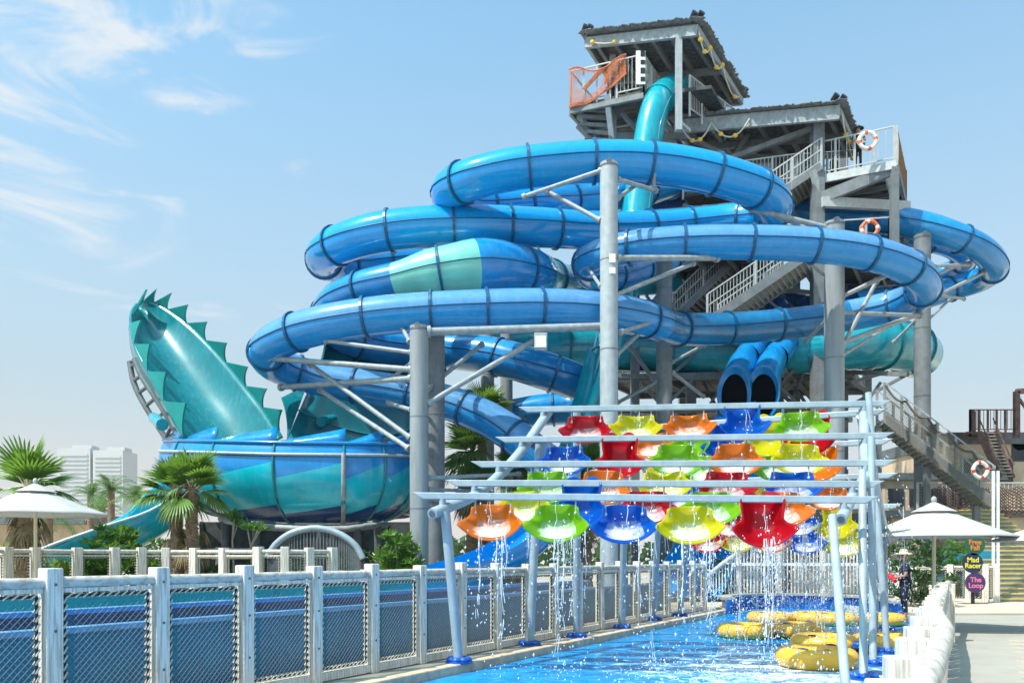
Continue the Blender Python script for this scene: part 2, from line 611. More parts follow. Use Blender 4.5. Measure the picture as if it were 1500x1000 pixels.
# thin cirrus, densest in the upper left of the sky
rot = N.new('ShaderNodeMapping')
rot.inputs['Rotation'].default_value = (0, math.radians(-14), 0)
rot.inputs['Scale'].default_value = (1.5, 1.0, 4.2)
rot.inputs['Location'].default_value = (.37, .2, .93)
L.new(tc.outputs['Generated'], rot.inputs['Vector'])
cn = N.new('ShaderNodeTexNoise')
cn.inputs['Scale'].default_value = 2.7
cn.inputs['Detail'].default_value = 9
cn.inputs['Roughness'].default_value = .58
cn.inputs['Distortion'].default_value = 1.3
L.new(rot.outputs['Vector'], cn.inputs['Vector'])
dt = N.new('ShaderNodeVectorMath')
dt.operation = 'DISTANCE'
dt.inputs[1].default_value = V(-.42, .73, .44).normalized()
nrm = N.new('ShaderNodeVectorMath')
nrm.operation = 'NORMALIZE'
L.new(tc.outputs['Generated'], nrm.inputs[0])
L.new(nrm.outputs['Vector'], dt.inputs[0])
cm = N.new('ShaderNodeMapRange')
cm.inputs['From Min'].default_value = .08
cm.inputs['From Max'].default_value = .42
cm.inputs['To Min'].default_value = .1
cm.inputs['To Max'].default_value = -.2
L.new(dt.outputs['Value'], cm.inputs['Value'])
ca = N.new('ShaderNodeMath')
L.new(cn.outputs['Fac'], ca.inputs[0])
L.new(cm.outputs['Result'], ca.inputs[1])
cr = N.new('ShaderNodeMapRange')
cr.inputs['From Min'].default_value = .53
cr.inputs['From Max'].default_value = .72
cr.inputs['To Max'].default_value = .85
cr.interpolation_type = 'SMOOTHSTEP'
L.new(ca.outputs['Value'], cr.inputs['Value'])
mix2 = N.new('ShaderNodeMixRGB')
mix2.inputs['Color2'].default_value = (7.2, 7.6, 7.9, 1)
L.new(cr.outputs['Result'], mix2.inputs['Fac'])
L.new(mixh.outputs['Color'], mix2.inputs['Color1'])
L.new(mix2.outputs['Color'], bg.inputs['Color'])
bg.inputs['Strength'].default_value = .083
scene.view_settings.view_transform = 'Standard'
scene.view_settings.look = 'None'
scene.view_settings.exposure = .5
scene.view_settings.gamma = 1
scene.render.engine = 'CYCLES'
scene.cycles.max_bounces = 7
scene.cycles.transparent_max_bounces = 8
scene.cycles.use_denoising = True
scene.cycles.sample_clamp_indirect = 6

# ---------------------------------------------------------------- ground, river, decks
A0 = V(-1.95, 11.4, 0)                      # a point on the left pool fence
E = V(.4975, .8675, 0)                      # direction of the river
NR = V(.8675, -.4975, 0)                    # across the river, to the right


def S(t, s, z=0.0):
    """t metres along the river, s metres to the right of the left fence"""
    return A0 + E * t + NR * s + V(0, 0, z)


b = MB()
b.add([V(-640, -90, -.7), V(640, -90, -.7), V(640, 730, -.7), V(-640, 730, -.7)], [(0, 1, 2, 3)])
tag(b.build('ground', M['ground']), kind='structure')

RW = 6.35
far = [S(16.1, .62), P(1062, 0, 26.4), P(1095, 0, 27.6), P(1150, 0, 28.0), P(1215, 0, 27.3), P(1275, 0, 25.6), P(1318, 0, 22.8), S(15.2, RW)]
far = [V(p.x, p.y, 0) for p in far]
wp = [S(-18, .6), S(16.1, .6)] + far[1:] + [S(-18, RW)]
b = MB()
xs = [(-30, 60), ]
b.add([V(-14, -8, -.13), V(30, -8, -.13), V(30, 30, -.13), V(-14, 30, -.13)], [(0, 1, 2, 3)])
wmat = water_mat('river water', (.002, .25, .6), foam_c=(4.3, 12.6, -.13), foam_r=4.6, bump=.22, scale=4.5, foam=.57)
tag(b.build('river_water', wmat), kind='structure')

# left deck: tan coping along the water, concrete behind it
b = MB()
b.prism([tuple(S(-18, .32)[:2]), tuple(S(16.1, .32)[:2]), tuple(S(17.4, -2)[:2]), (-60, 45), (-60, -10)], -.6, 0)
tag(b.build('pool_deck', M['concrete']), kind='structure')
b = MB()
c0, c1 = S(-18, .46, -.2), S(16.1, .46, -.2)
b.bar(c0, c1, .28, .41)
tag(b.build('river_coping', M['kerb'], bevel=.02), kind='structure')
# far deck, slightly higher
b = MB()
fp = [tuple(S(16.1, .6)[:2])] + [tuple(p[:2]) for p in far[1:-1]] + [(70, 22.8), (70, 120), (-90, 120), (-90, 45.2), (-60, 45.2), tuple(S(17.4, -2.0)[:2])]
b.prism(fp, -.6, .05)
tag(b.build('far_terrace', M['ground']), kind='structure')
# blue tiled wall of the river's end with a pale coping
b = MB()
wl = [polyat(far[:-1], i / 30) for i in range(31)]
for i in range(30):
    p, q = wl[i], wl[i + 1]
    b.bar(p + V(0, -.1, -.12), q + V(0, -.1, -.12), .16, .86)
tag(b.build('river_end_wall', mat('blue pool wall', (.006, .1, .34), .35, var=.35, scale=5)), kind='structure')
b = MB()
for i in range(30):
    p, q = wl[i], wl[i + 1]
    b.bar(p + V(0, -.05, .35), q + V(0, -.05, .35), .42, .07)
tag(b.build('river_end_coping', M['concrete']), kind='structure')
# right deck and walkway
b = MB()
b.prism([tuple(S(-18, RW)[:2]), (60, -14), (60, 22.7), tuple((far[-2] + V(0, -.05, 0))[:2]), tuple(S(15.2, RW)[:2])], -.6, 0)
tag(b.build('walkway', M['concrete']), kind='structure')
b = MB()
q0, q1 = P(1455, 0, 13.5), P(1408, 0, 7.0)
for k in range(2):
    pass
b.prism([(6.35, 8.5), (6.85, 8.5), (11.1, 16.6), (10.55, 16.6)], .0, .004)
tag(b.build('drain_strip', M['drain']), kind='structure')
b = MB()
for k in range(13):
    t = k * .72
    p = V(5.42 + .4975 * t, 8.2 + .8675 * t, .006)
    b.obox(p, NR * .18, E * .012, Z * .006)
tag(b.build('paving_joints', M['tan']), kind='structure')
b = MB()
for t in [(-3 + 3.0 * k) for k in range(7)]:
    b.obox(S(t, 11.5, .003), NR * 3.6, E * .009, Z * .002)
b.obox(S(6, 10.4, .003), E * 9, NR * .009, Z * .002)
tag(b.build('slab_joints', M['tan']), kind='structure')


# ---------------------------------------------------------------- left pool fence
def timber_fence(name, label, group, pts, h, z0=0.0, pw=.17, net=True, rails=(.94, .80), face=None, rope=True, panels=None, rr=.055):
    f = thing(name, label, 'fence', (pts[0].x, pts[0].y, z0), group)
    n = len(pts)
    for i, p in enumerate(pts):
        d = (pts[min(i + 1, n - 1)] - pts[max(i - 1, 0)])
        a = math.atan2(d.y, d.x) + R.uniform(-.03, .03)
        b = MB()
        hh = h + R.uniform(-.02, .02)
        b.box(V(p.x, p.y, z0 + hh / 2), pw, pw, hh, a)
        b.build('post', M['wood'], f, bevel=.012)
        if net:
            for zz in (.3, .62, .9):
                b = MB()
                c_ = V(p.x, p.y, z0 + hh * zz) + V(math.cos(a - PI / 2), math.sin(a - PI / 2), 0) * (pw / 2)
                b.tube(c_, c_ + V(math.cos(a - PI / 2), math.sin(a - PI / 2), 0) * .008, .014, n=8)
                b.build('bolt', M['steel_dk'], f)
    for i in range(n - 1):
        p, q = pts[i], pts[i + 1]
        d = (q - p).normalized()
        L_ = (q - p).length
        s = V(d.y, -d.x, 0)
        p1, q1 = p + d * (pw * .5 + .002), q - d * (pw * .5 + .002)
        b = MB()
        zz = z0 + h * rails[0] - .06
        b.tube(V(p1.x, p1.y, zz), V(q1.x, q1.y, zz + R.uniform(-.008, .008)), rr, rr * .95, 10)
        b.build('top_rail', M['wood_rail'], f)
        if not rope:
            b = MB()
            zz = z0 + h * rails[1] - .06
            b.tube(V(p1.x, p1.y, zz), V(q1.x, q1.y, zz), rr * .7, rr * .7, 8)
            b.build('lower_rail', M['wood_rail'], f)
            continue
        zt, zb = z0 + h * rails[1] - .02, z0 + .16
        b = MB()
        b.bar(V(p1.x, p1.y, zt + .05), V(q1.x, q1.y, zt + .05), .05, .04)
        b.build('panel_rail', M['wood'], f)
        b = MB()
        b.bar(V(p1.x, p1.y, zb - .09), V(q1.x, q1.y, zb - .09), .09, .1)
        b.build('bottom_rail', M['wood'], f)
        # rope-wrapped frame with dark lacing, then the diagonal net
        a0, a1 = p + d * (pw * .5 + .05), q - d * (pw * .5 + .05)
        b = MB()
        for (u0, u1) in ((V(a0.x, a0.y, zb), V(a0.x, a0.y, zt)), (V(a1.x, a1.y, zb), V(a1.x, a1.y, zt)), (V(a0.x, a0.y, zt), V(a1.x, a1.y, zt)), (V(a0.x, a0.y, zb), V(a1.x, a1.y, zb))):
            b.tube(u0, u1, .016, n=6, m=1)
            k = int((u1 - u0).length / .075)
            for j in range(k):
                c = lerp(u0, u1, (j + .5) / k)
                t = (u1 - u0).normalized()
                x = (d if abs(t.z) > .5 else Z)
                b.tube(c - t * .03 - x * .02 - s * .022, c + t * .03 + x * .02 - s * .018, .009, n=5)
                b.tube(c - t * .03 - x * .02 + s * .022, c + t * .03 + x * .02 + s * .018, .009, n=5)
        b.build('rope_frame', [M['rope'], M['ropedark']], f)
        b = MB()
        W, H = (a1 - a0).length, zt - zb
        if L_ > 0 and net:
            g = .066
            for sgn in (1, -1):
                k = int((W + H) / g) + 1
                for j in range(k):
                    c = j * g
                    # line x + sgn*z = c
                    x0, x1 = max(0, c - H), min(W, c)
                    if x1 - x0 < .01:
                        continue
                    z_0, z_1 = c - x0, c - x1
                    if sgn < 0:
                        z_0, z_1 = H - z_0, H - z_1
                    b.tube(a0 + d * x0 + V(0, 0, zb + z_0), a0 + d * x1 + V(0, 0, zb + z_1), .0025 if sgn > 0 else .0027, n=3, cap=False)
            b.build('net', M['netwire'], f)
    return f


pts = [S(-6.8 + 1.1333 * i, 0) for i in range(7)] + [S(1.121 * i, 0) for i in range(1, 15)]
timber_fence('timber_fence', 'long whitewashed timber fence with rope-laced net panels, between the run-out lanes and the river', None, pts, 1.5, pw=.155, rails=(.955, .845))

# second fence behind the lanes on the left
fx = [(-40, 20), (10, 21), (52, 21.5), (113, 22.3), (168, 23), (207, 23.6), (243, 24), (285, 24), (328, 23.4), (378, 22.6), (417, 22.6), (453, 23), (487, 23.6)]
pts = [V(P(x, 0, d).x, d, 0) for x, d in fx]
timber_fence('timber_fence', 'whitewashed timber fence curving past the palms at the far side of the blue lanes', None, pts, 1.86, z0=.02, pw=.22, rope=True, net=False, rails=(.97, .86), rr=.06)
fx = [(497, 24.4), (533, 26.5), (568, 28.5), (600, 29.5), (640, 29.8), (680, 30), (725, 30)]
pts = [V(P(x, 0, d).x, d, 0) for x, d in fx]
timber_fence('timber_fence', 'low whitewashed rail fence stepping down below the round bush', None, pts, 1.15, z0=.06, pw=.2, rope=False, rails=(.95, .6))
fx = [(-30, 31), (40, 31), (110, 31.5), (180, 32), (255, 32), (320, 31.5), (383, 31)]
pts = [V(P(x, 0, d).x, d, 0) for x, d in fx]
timber_fence('timber_fence', 'thin white rail fence in front of the shrubs, behind the curved fence', None, pts, 1.95, z0=.06, pw=.16, rope=False, rails=(.98, .8), rr=.05)

# right fence beside the walkway
A1 = V(2.02, 4.2, 0)
E1 = V(.476, .88, 0).normalized()
N1 = V(E1.y, -E1.x, 0)
f = thing('timber_fence', 'chunky whitewashed plank fence with a wavering log handrail beside the walkway', 'fence', A1)
for i in range(-1, 15):
    p = A1 + E1 * (.98 * i)
    b = MB()
    b.box(V(p.x, p.y, .55), .2, .13, 1.1 + R.uniform(-.02, .02), math.atan2(N1.y, N1.x) * .35 + R.uniform(-.03, .03))
    b.build('post', M['wood'], f, bevel=.01)
b = MB()
for i in range(46):
    p = A1 + E1 * (.34 * i - 1.8) + N1 * .12
    if i % 2 == 0 or True:
        b.box(V(p.x, p.y, .5), .035, .24, .86 + R.uniform(-.03, .03), math.atan2(N1.y, N1.x))
b.build('plank_panel', M['wood'], f)
rp = [V(.8, 1.8, 1.06), V(1.3, 2.7, 1.05), V(1.81, 3.59, 1.05), V(2.37, 4.58, 1.05), V(3.19, 6.05, 1.05), V(3.86, 7.4, 1.05), V(4.43, 8.57, 1.05), V(5.3, 10.2, 1.06), V(6.42, 12.2, 1.05), V(7.9, 15.0, 1.05), V(9.4, 17.6, 1.06)]
sp, sr, _ = spline([(p, .066 + .004 * math.sin(i * 2.1)) for i, p in enumerate(rp)], .15)
sp = [p + V(.003 * math.sin(i * .9), 0, .003 * math.sin(i * .63)) for i, p in enumerate(sp)]
b = MB()
b.sweep(sp, sr, 12, cap=True)
b.build('handrail', M['wood_rail'], f)
b = MB()
p = P(1393, 816, 15.5)
b.box(V(p.x, p.y, .55), .14, .2, 1.1, math.atan2(N1.y, N1.x))
b.build('end_post', M['wood'], f, bevel=.01)

# ---------------------------------------------------------------- run-out lanes behind the left fence
lane = thing('runout_lane', 'long blue fibreglass slide run-out trough right behind the net fence', 'slide lane', S(-8, -1.2))
b = MB()
t0, t1 = -11, 15.5


def ext(b, prof, m, t0=t0, t1=t1):
    """extrude a closed profile of (s, z) along the river"""
    k = len(prof)
    vs = [S(t0, s, z) for s, z in prof] + [S(t1, s, z) for s, z in prof]
    b.add(vs, [(i, (i + 1) % k, k + (i + 1) % k, k + i) for i in range(k)] + [tuple(range(k)), tuple(range(2 * k - 1, k - 1, -1))], m)


ext(b, [(-1.05, 0.0), (-1.02, .8), (-1.14, .8), (-1.2, 0.0)], 0)
b.build('outer_wall', mat('trough side blue', (.001, .17, .34), .45, var=.12, scale=1.5, spec=.2), lane)
b = MB()
ext(b, [(-.98, .8), (-.98, .86), (-1.18, .86), (-1.18, .8)], 0)
ext(b, [(-3.7, .80), (-3.7, .87), (-3.98, .87), (-3.98, .80)], 0)
b.build('lip', mat('trough lip blue', (.05, .3, .62), .3, coat=.3), lane)
b = MB()
ext(b, [(-3.72, .1), (-3.76, .8), (-3.92, .8), (-3.92, .1)], 0)
b.build('inner_wall', mat('trough inside blue', (.0, .09, .17), .3, var=.15, coat=.2), lane)
b = MB()
ext(b, [(-1.25, .25), (-3.7, .25), (-3.7, .3), (-1.25, .3)], 0)
b.build('water_film', water_mat('lane water', (.004, .17, .4), bump=.5, scale=5), lane)
lane2 = thing('runout_lane', 'teal fibreglass run-out trough beyond the blue trough', 'slide lane', S(-8, -4.3))
b = MB()
ext(b, [(-4.3, 0), (-4.3, .82), (-4.5, .82), (-4.5, 0)], 0, -11, 13)
ext(b, [(-6.6, 0), (-6.6, .95), (-6.85, .95), (-6.85, 0)], 0, -11, 13)
b.build('wall', M['teal'], lane2)
b = MB()
ext(b, [(-4.5, .3), (-6.6, .3), (-6.6, .35), (-4.5, .35)], 0, -11, 13)
b.build('water_film', water_mat('teal lane water', (.01, .28, .36), bump=.25, scale=3), lane2)

# ---------------------------------------------------------------- tube slides
def ctrl(lst, rpx=None):
    """(px, py, depth, radius in metres)"""
    return [(P(a[0], a[1], a[2]), a[3]) for a in lst]


def tube_parts(root, lst, mats, fl='flange', seam='flange', n=22, sp=2.4, off=.6, mf=None, name='tube', flw=.09, flr=.07, seams=(1, -1), a0=0, a1=None, seam_r=.022, hf=None):
    pts, rad, idx = spline(ctrl(lst), .28)
    b = MB()
    b.sweep(pts, rad, n, mf=(lambda j: mf(idx[j])) if mf else None, a0=a0, a1=a1, hf=(lambda j, a: hf(idx[j], a)) if hf else None)
    b.build(name, mats, root)
    fr = frames(pts)
    # flange rings
    acc, nxt = 0.0, off
    for j in range(1, len(pts) - 1):
        acc += (pts[j] - pts[j - 1]).length
        if acc >= nxt:
            nxt += sp * R.uniform(.85, 1.15)
            p, t, s, u = fr[j]
            r = rad[j]
            c = MB()
            k = 24
            for (h, rr) in ((-flw / 2, r - .01), (-flw / 2, r + flr), (flw / 2, r + flr), (flw / 2, r - .01)):
                for i in range(k + 1):
                    a = (a0 + (a1 - a0) * i / k) if a1 is not None else 2 * PI * i / k
                    c.v.append(p + t * h + s * (rr * math.cos(a)) + u * (rr * math.sin(a)))
            for q in range(3):
                for i in range(k):
                    c.f.append((q * (k + 1) + i, q * (k + 1) + i + 1, (q + 1) * (k + 1) + i + 1, (q + 1) * (k + 1) + i))
                    c.m.append(0)
                    c.s.append(q != 1 and False)
            c.build('flange', M[fl], root)
    # bolted seam along the sides
    for sd in seams:
        b = MB()
        b.sweep([p + s * (sd * (r + .012)) for (p, t, s, u), r in zip(fr, rad)], seam_r, 5)
        b.build('seam', M[seam], root)
    return pts, rad, fr


# upper blue loops (top ring, then the second ring below it)
t = thing('tube_slide', 'glossy blue tube slide making the two highest loops around the tallest grey column', 'water slide', P(960, 816, 33))
tube_parts(t, [(1000, 262, 40.5, .74), (950, 276, 39, .74), (880, 287, 36.4, .74), (800, 296, 33.5, .72), (735, 302, 32.6, .70), (690, 302, 31.8, .70), (662, 292, 30.8, .70), (661, 277, 29.8, .70), (690, 263, 29.0, .70), (740, 250, 28.7, .70), (800, 242, 28.6, .70), (870, 237, 28.6, .70), (940, 238, 28.7, .70), (1010, 247, 28.9, .70), (1070, 262, 29.2, .70), (1115, 280, 29.8, .70), (1134, 302, 30.9, .70), (1118, 318, 32.2, .70), (1070, 325, 33, .70), (1010, 331, 33.1, .70), (940, 336, 32.4, .70), (860, 337, 31.5, .70), (780, 333, 30.8, .72), (700, 331, 30.4, .74), (620, 333, 30.3, .74), (560, 340, 30.4, .74), (510, 353, 30.8, .72), (476, 371, 31.8, .70), (482, 386, 33.3, .70), (530, 387, 34.6, .70), (600, 382, 35.6, .70), (690, 384, 36.6, .70), (780, 392, 37.6, .70)],
           M['blue'], sp=2.05)
# striped bands near the top left end of the ring
# lower pale blue loops C - D - E - F
t = thing('tube_slide', 'pale blue translucent tube slide with the two lower front loops, winding down to the palms', 'water slide', P(800, 816, 31))
C_LST = [(1000, 372, 37, .62), (940, 392, 35.5, .62), (893, 404, 33.5, .62), (866, 399, 31.6, .62), (866, 382, 30.0, .60), (900, 368, 29.0, .58), (960, 359, 28.5, .58), (1030, 355, 28.3, .58), (1100, 355, 28.2, .58), (1180, 358, 28.2, .58), (1250, 366, 28.4, .58), (1305, 380, 28.8, .58), (1344, 402, 29.6, .60), (1350, 428, 31.2, .62), (1315, 446, 32.6, .62), (1260, 459, 33.2, .62), (1190, 470, 33.2, .62), (1110, 478, 32.8, .62), (1040, 482, 32, .62), (988, 481, 30.8, .62), (955, 470, 29.4, .63), (910, 460, 28.4, .64), (850, 453, 27.8, .64), (780, 451, 27.4, .64), (700, 453, 27.2, .64), (620, 457, 27.2, .64), (550, 463, 27.3, .64), (480, 474, 27.5, .64), (425, 490, 28.0, .64), (392, 511, 28.8, .64), (400, 532, 30.0, .64), (450, 550, 30.8, .64), (520, 564, 30.8, .64), (590, 575, 30.6, .64), (650, 588, 30.2, .64), (700, 606, 29.8, .64), (745, 632, 29.4, .64), (780, 660, 29.0, .64)]
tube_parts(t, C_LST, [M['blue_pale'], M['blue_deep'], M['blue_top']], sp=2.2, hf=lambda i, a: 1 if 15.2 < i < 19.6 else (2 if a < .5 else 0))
# open trough out of the tube, over to the run-out
tube_parts(t, [(775, 656, 29.1, .66), (815, 690, 28.6, .7), (812, 728, 27.6, .75), (785, 768, 26.8, .8), (745, 800, 26, .8), (700, 822, 25, .8), (652, 838, 23.6, .8)], M['blue'], sp=50, off=1.2, name='open_chute', a0=PI * .93, a1=PI * 2.07, seams=(), n=16)
tube_parts(t, [(790, 660, 29.6, .5), (822, 690, 28.2, .5), (812, 728, 27.2, .5)], mat('clear chute cover', (.45, .6, .75), .25, transl=.4), sp=50, off=50, name='chute_cover', a0=0, a1=PI, seams=(), n=12)

# right-hand loops
t = thing('tube_slide', 'dark blue tube slide swinging out in a wide loop to the right of the tower', 'water slide', P(1400, 816, 38))
tube_parts(t, [(1150, 312, 40.5, .62), (1230, 318, 39.3, .64), (1300, 322, 38.2, .64), (1350, 331, 37.5, .64), (1400, 347, 37.3, .62), (1440, 367, 37.8, .6), (1457, 392, 39, .6), (1437, 409, 40.6, .6), (1400, 421, 41.4, .6), (1350, 436, 41, .6), (1300, 440, 40, .6), (1245, 444, 39, .6)], [M['blue_royal'], M['blue_pale']], sp=3.2, off=4.5, mf=lambda i: 1 if (2.9 < i < 4.1 or 6.9 < i < 8.3 or i > 9.6) else 0, fl='flange')
t = thing('tube_slide', 'dark blue tube slide with a tight inner bend, nested inside the right-hand loop', 'water slide', P(1380, 816, 40))
tube_parts(t, [(1240, 332, 41.5, .58), (1310, 338, 41, .58), (1360, 350, 40.5, .58), (1398, 362, 40.8, .58), (1413, 381, 41.8, .58), (1392, 399, 43, .58), (1350, 408, 43.5, .58), (1290, 425, 43, .58), (1240, 436, 42, .58)], M['blue_royal'], sp=3.4, off=4)

# free-fall teal tube
t = thing('free_fall_slide', 'steep teal free-fall tube dropping from the topmost deck behind the blue loops', 'water slide', P(870, 816, 34))
tube_parts(t, [(992, 128, 39.5, .66), (982, 132, 38.2, .66), (966, 146, 37.3, .66), (956, 172, 36.9, .66), (948, 215, 36.7, .66), (937, 280, 36.4, .66), (926, 350, 36, .66), (912, 420, 35.4, .66), (896, 490, 34.6, .64), (876, 560, 33.6, .62), (852, 630, 32.4, .6), (822, 700, 31, .6), (780, 760, 29.6, .6)], M['teal'], sp=3.2, off=2.9, seam='teal', fl='teal', flw=.12, flr=.05)
tube_parts(t, [(878, 505, 33.2, .5), (864, 560, 32.2, .5), (842, 630, 31, .5)], M['turq'], sp=90, off=90, name='open_chute', a0=PI * .8, a1=PI * 2.0, seams=())

# raft slide: the flared blue and mint tube
t = thing('raft_slide', 'big raft slide of flared mint and blue fibreglass wrapping behind the front loops', 'water slide', P(700, 816, 36))
rl = [(1345, 520, 41, 1.15), (1320, 506, 38.6, 1.15), (1270, 503, 37.4, 1.15), (1210, 508, 37.8, 1.15), (1130, 515, 39, 1.15), (1050, 515, 40, 1.15), (960, 510, 40.5, 1.15), (870, 507, 40, 1.15), (790, 507, 39, 1.15), (720, 508, 38.5, 1.1)]
tube_parts(t, rl, M['teal'], sp=3.0, off=2, n=26, flr=.1, name='lower_tube', seams=(1,), fl='teal_deep', seam='teal_deep')
T2 = [(985, 412, 40.5, .62), (900, 414, 38.2, .64), (840, 413, 35.6, .66), (803, 407, 32.6, .72), (785, 402, 31, .84), (770, 398, 30.1, .86), (708, 391, 29.0, .97), (645, 398, 28.8, .84), (580, 411, 29.0, .62), (530, 423, 29.4, .62), (495, 440, 30.3, .65), (482, 464, 32, .68), (500, 489, 33.8, .74), (560, 506, 34.8, .77), (640, 512, 35.4, .78), (720, 521, 34.6, .78), (790, 540, 34, .78), (850, 562, 34.4, .76), (880, 585, 35.6, .74), (850, 596, 36.8, .72), (790, 601, 37.2, .72), (735, 610, 37.4, .7)]


def t2m(i):
    if i < 2.95:
        return 2
    if i < 4.0:
        return 1
    if i < 6.02:
        return 0
    if i < 8.0:
        return 1
    return 0


tube_parts(t, T2, [M['blue_royal'], M['mint'], M['teal']], sp=2.9, off=7.2, n=28, mf=t2m, name='upper_tube')
# fins standing off the mouth of the flared section
for k, (c, tip, c2) in enumerate([((773, 378), (766, 362), (790, 372)), ((790, 372), (787, 360), (803, 384)), ((803, 384), (808, 376), (806, 405))]):
    b = MB()
    q = [P(c[0], c[1], 30.2), P(tip[0], tip[1], 30), P(c2[0], c2[1], 31)]
    b.add(q, [(0, 1, 2)])
    b.build('fin', M['mint'], t, solid=.05)

# twin tubes with hooded mouths and lanes below
t = thing('twin_racer_slide', 'pair of dark blue racer tubes with hooded black mouths above the hanging buckets', 'water slide', P(1090, 816, 33))
for k, (dx, dd) in enumerate(((0, 0), (42, -.2))):
    tube_parts(t, [(1030 + dx, 508, 41.5, .55), (1062 + dx, 468, 41.4, .56), (1105 + dx, 447, 41, .58), (1138 + dx, 452, 40, .58), (1142 + dx, 476, 39, .58), (1116 + dx, 498, 38, .6), (1094 + dx, 522, 37, .6)], [M['navy'], M['blue_royal']], sp=1.9, off=1, mf=lambda i: 1 if i > 4.2 else 0, name='tube')
    # hood: the tube flares and is cut by a slanting plane, with a raised rim
    pts, rad, _ = spline(ctrl([(1094 + dx, 522, 37, .6), (1085 + dx, 541, 36.2, .7), (1079 + dx, 562, 35.5, .84)]), .1)
    fr = frames(pts)
    b = MB()
    n = 28
    for j, ((p, tt, s, u), r) in enumerate(zip(fr, rad)):
        k2 = j / (len(pts) - 1)
        for i in range(n):
            a = 2 * PI * i / n
            low = .5 - .5 * math.sin(a)
            ext_ = tt * (1.6 * k2 * k2 * low)
            b.v.append(p + s * (r * .82 * math.cos(a)) + u * (r * math.sin(a)) + ext_)
    for j in range(len(pts) - 1):
        for i in range(n):
            i2 = (i + 1) % n
            b.f.append((j * n + i, j * n + i2, (j + 1) * n + i2, (j + 1) * n + i))
            b.m.append(0)
            b.s.append(True)
    b.build('hood', M['blue_royal'], t, solid=.06)
    b = MB()
    p, tt, s, u = fr[-2]
    rim = []
    for i in range(n):
        a = 2 * PI * i / n
        p, tt, s, u = fr[-1]
        rim.append(p + s * (rad[-1] * .82 * math.cos(a)) + u * (rad[-1] * math.sin(a)) + tt * (1.6 * (.5 - .5 * math.sin(a))))
    cc = sum(rim, V(0, 0, 0)) / n
    inn = [cc + (q - cc) * .8 - fr[-1][3] * .1 - fr[-1][1] * .05 for q in rim]
    b.add(rim + inn, [(i, (i + 1) % n, n + (i + 1) % n, n + i) for i in range(n)], 0, True)
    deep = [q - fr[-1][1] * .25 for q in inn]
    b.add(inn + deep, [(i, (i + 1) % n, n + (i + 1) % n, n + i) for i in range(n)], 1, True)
    b.add(deep, [tuple(range(n))], 1)  # black plate paints the unlit depth of the tube
    b.build('hood_mouth', [M['blue_royal'], M['throat_shade']], t)
    tube_parts(t, [(1079 + dx, 590, 35.3, .78), (1066 + dx, 650, 34.2, .78), (1046 + dx, 720, 32.6, .78), (1022 + dx, 790, 30.6, .8), (990 + dx, 846, 28.4, .8)], M['blue'], sp=3.5, off=1.5, a0=PI, a1=2 * PI, name='lane', seams=(1, -1), seam='blue', n=14)

# ---------------------------------------------------------------- wave slide: bowl, two wave walls with fins
t = thing('wave_slide', 'giant teal wave slide with a banded bowl and two finned walls like a dragon', 'water slide', P(420, 816, 29))
Lr = [P(*q) for q in [(269, 640, 28.6), (241, 588, 29.2), (217, 544, 29.9), (197, 504, 30.6), (191, 474, 31.4), (193, 455, 32), (201, 444, 32.6)]]
Rr = [P(*q) for q in [(414, 640, 30.5), (409, 631, 30.6), (385, 596, 31), (360, 565, 31.4), (331, 530, 31.8), (301, 498, 32.2), (273, 473, 32.6), (245, 453, 33), (226, 443, 33.2), (209, 441, 33.2)]]
NB = V(-.45, .72, -.52).normalized()


def wall1(u, v):
    l, r = polyat(Lr, v), polyat(Rr, v)
    w_ = (r - l).length
    return lerp(l, r, u) + NB * (4 * u * (1 - u)) * (.24 * w_ + .25)


b = MB()
b.grid(wall1, 20, 30)
b.build('wave_wall', M['seagreen'], t, solid=.09)


def fin(base0, tip, base1, m='mint_pale'):
    """fin with hollowed trailing edge: base0 - tip is the stiff upper edge"""
    b = MB()
    n = 8
    mid = (base0 + base1) / 2
    edge = []
    for i in range(n + 1):
        u = i / n
        ctl = lerp(tip, base1, .5) + (mid - lerp(tip, base1, .5)) * .34
        edge.append(tip * (1 - u) ** 2 + ctl * (2 * u * (1 - u)) + base1 * u * u)
    vs = [base0] + edge
    b.add(vs, [(0, i, i + 1) for i in range(1, n + 1)], 0)
    return b.build('fin', M[m], t, solid=.07)


tipsR = [(413, 600), (391, 569), (363, 537), (332, 502), (303, 471), (275, 446), (251, 429), (230, 422)]
for i, tp in enumerate(tipsR):
    d = Rr[i + 1].y
    fin(Rr[i + 2], P(tp[0], tp[1], d - .4), Rr[i + 1], 'mint_pale')
fin(P(194, 460, 31.8), P(215, 424, 32.4), Rr[9], 'mint_pale')
for i, tp in enumerate([(273, 590), (244, 545), (220, 504), (207, 469)]):
    fin(Lr[i + 1] + V(.02, -.02, 0), P(tp[0], tp[1], Lr[i + 1].y - .7), Lr[i], 'mint_pale')
b = MB()
sk = [P(*q) for q in [(262, 650, 30.4), (244, 612, 30.6), (224, 580, 30.8), (207, 552, 31), (193, 516, 31.4), (189, 480, 31.8)]]
b.grid(lambda u, v: lerp(polyat(Lr, v * .72), polyat(sk, v), u), 4, 24)
b.build('outer_shell', M['seagreen'], t, solid=.05)
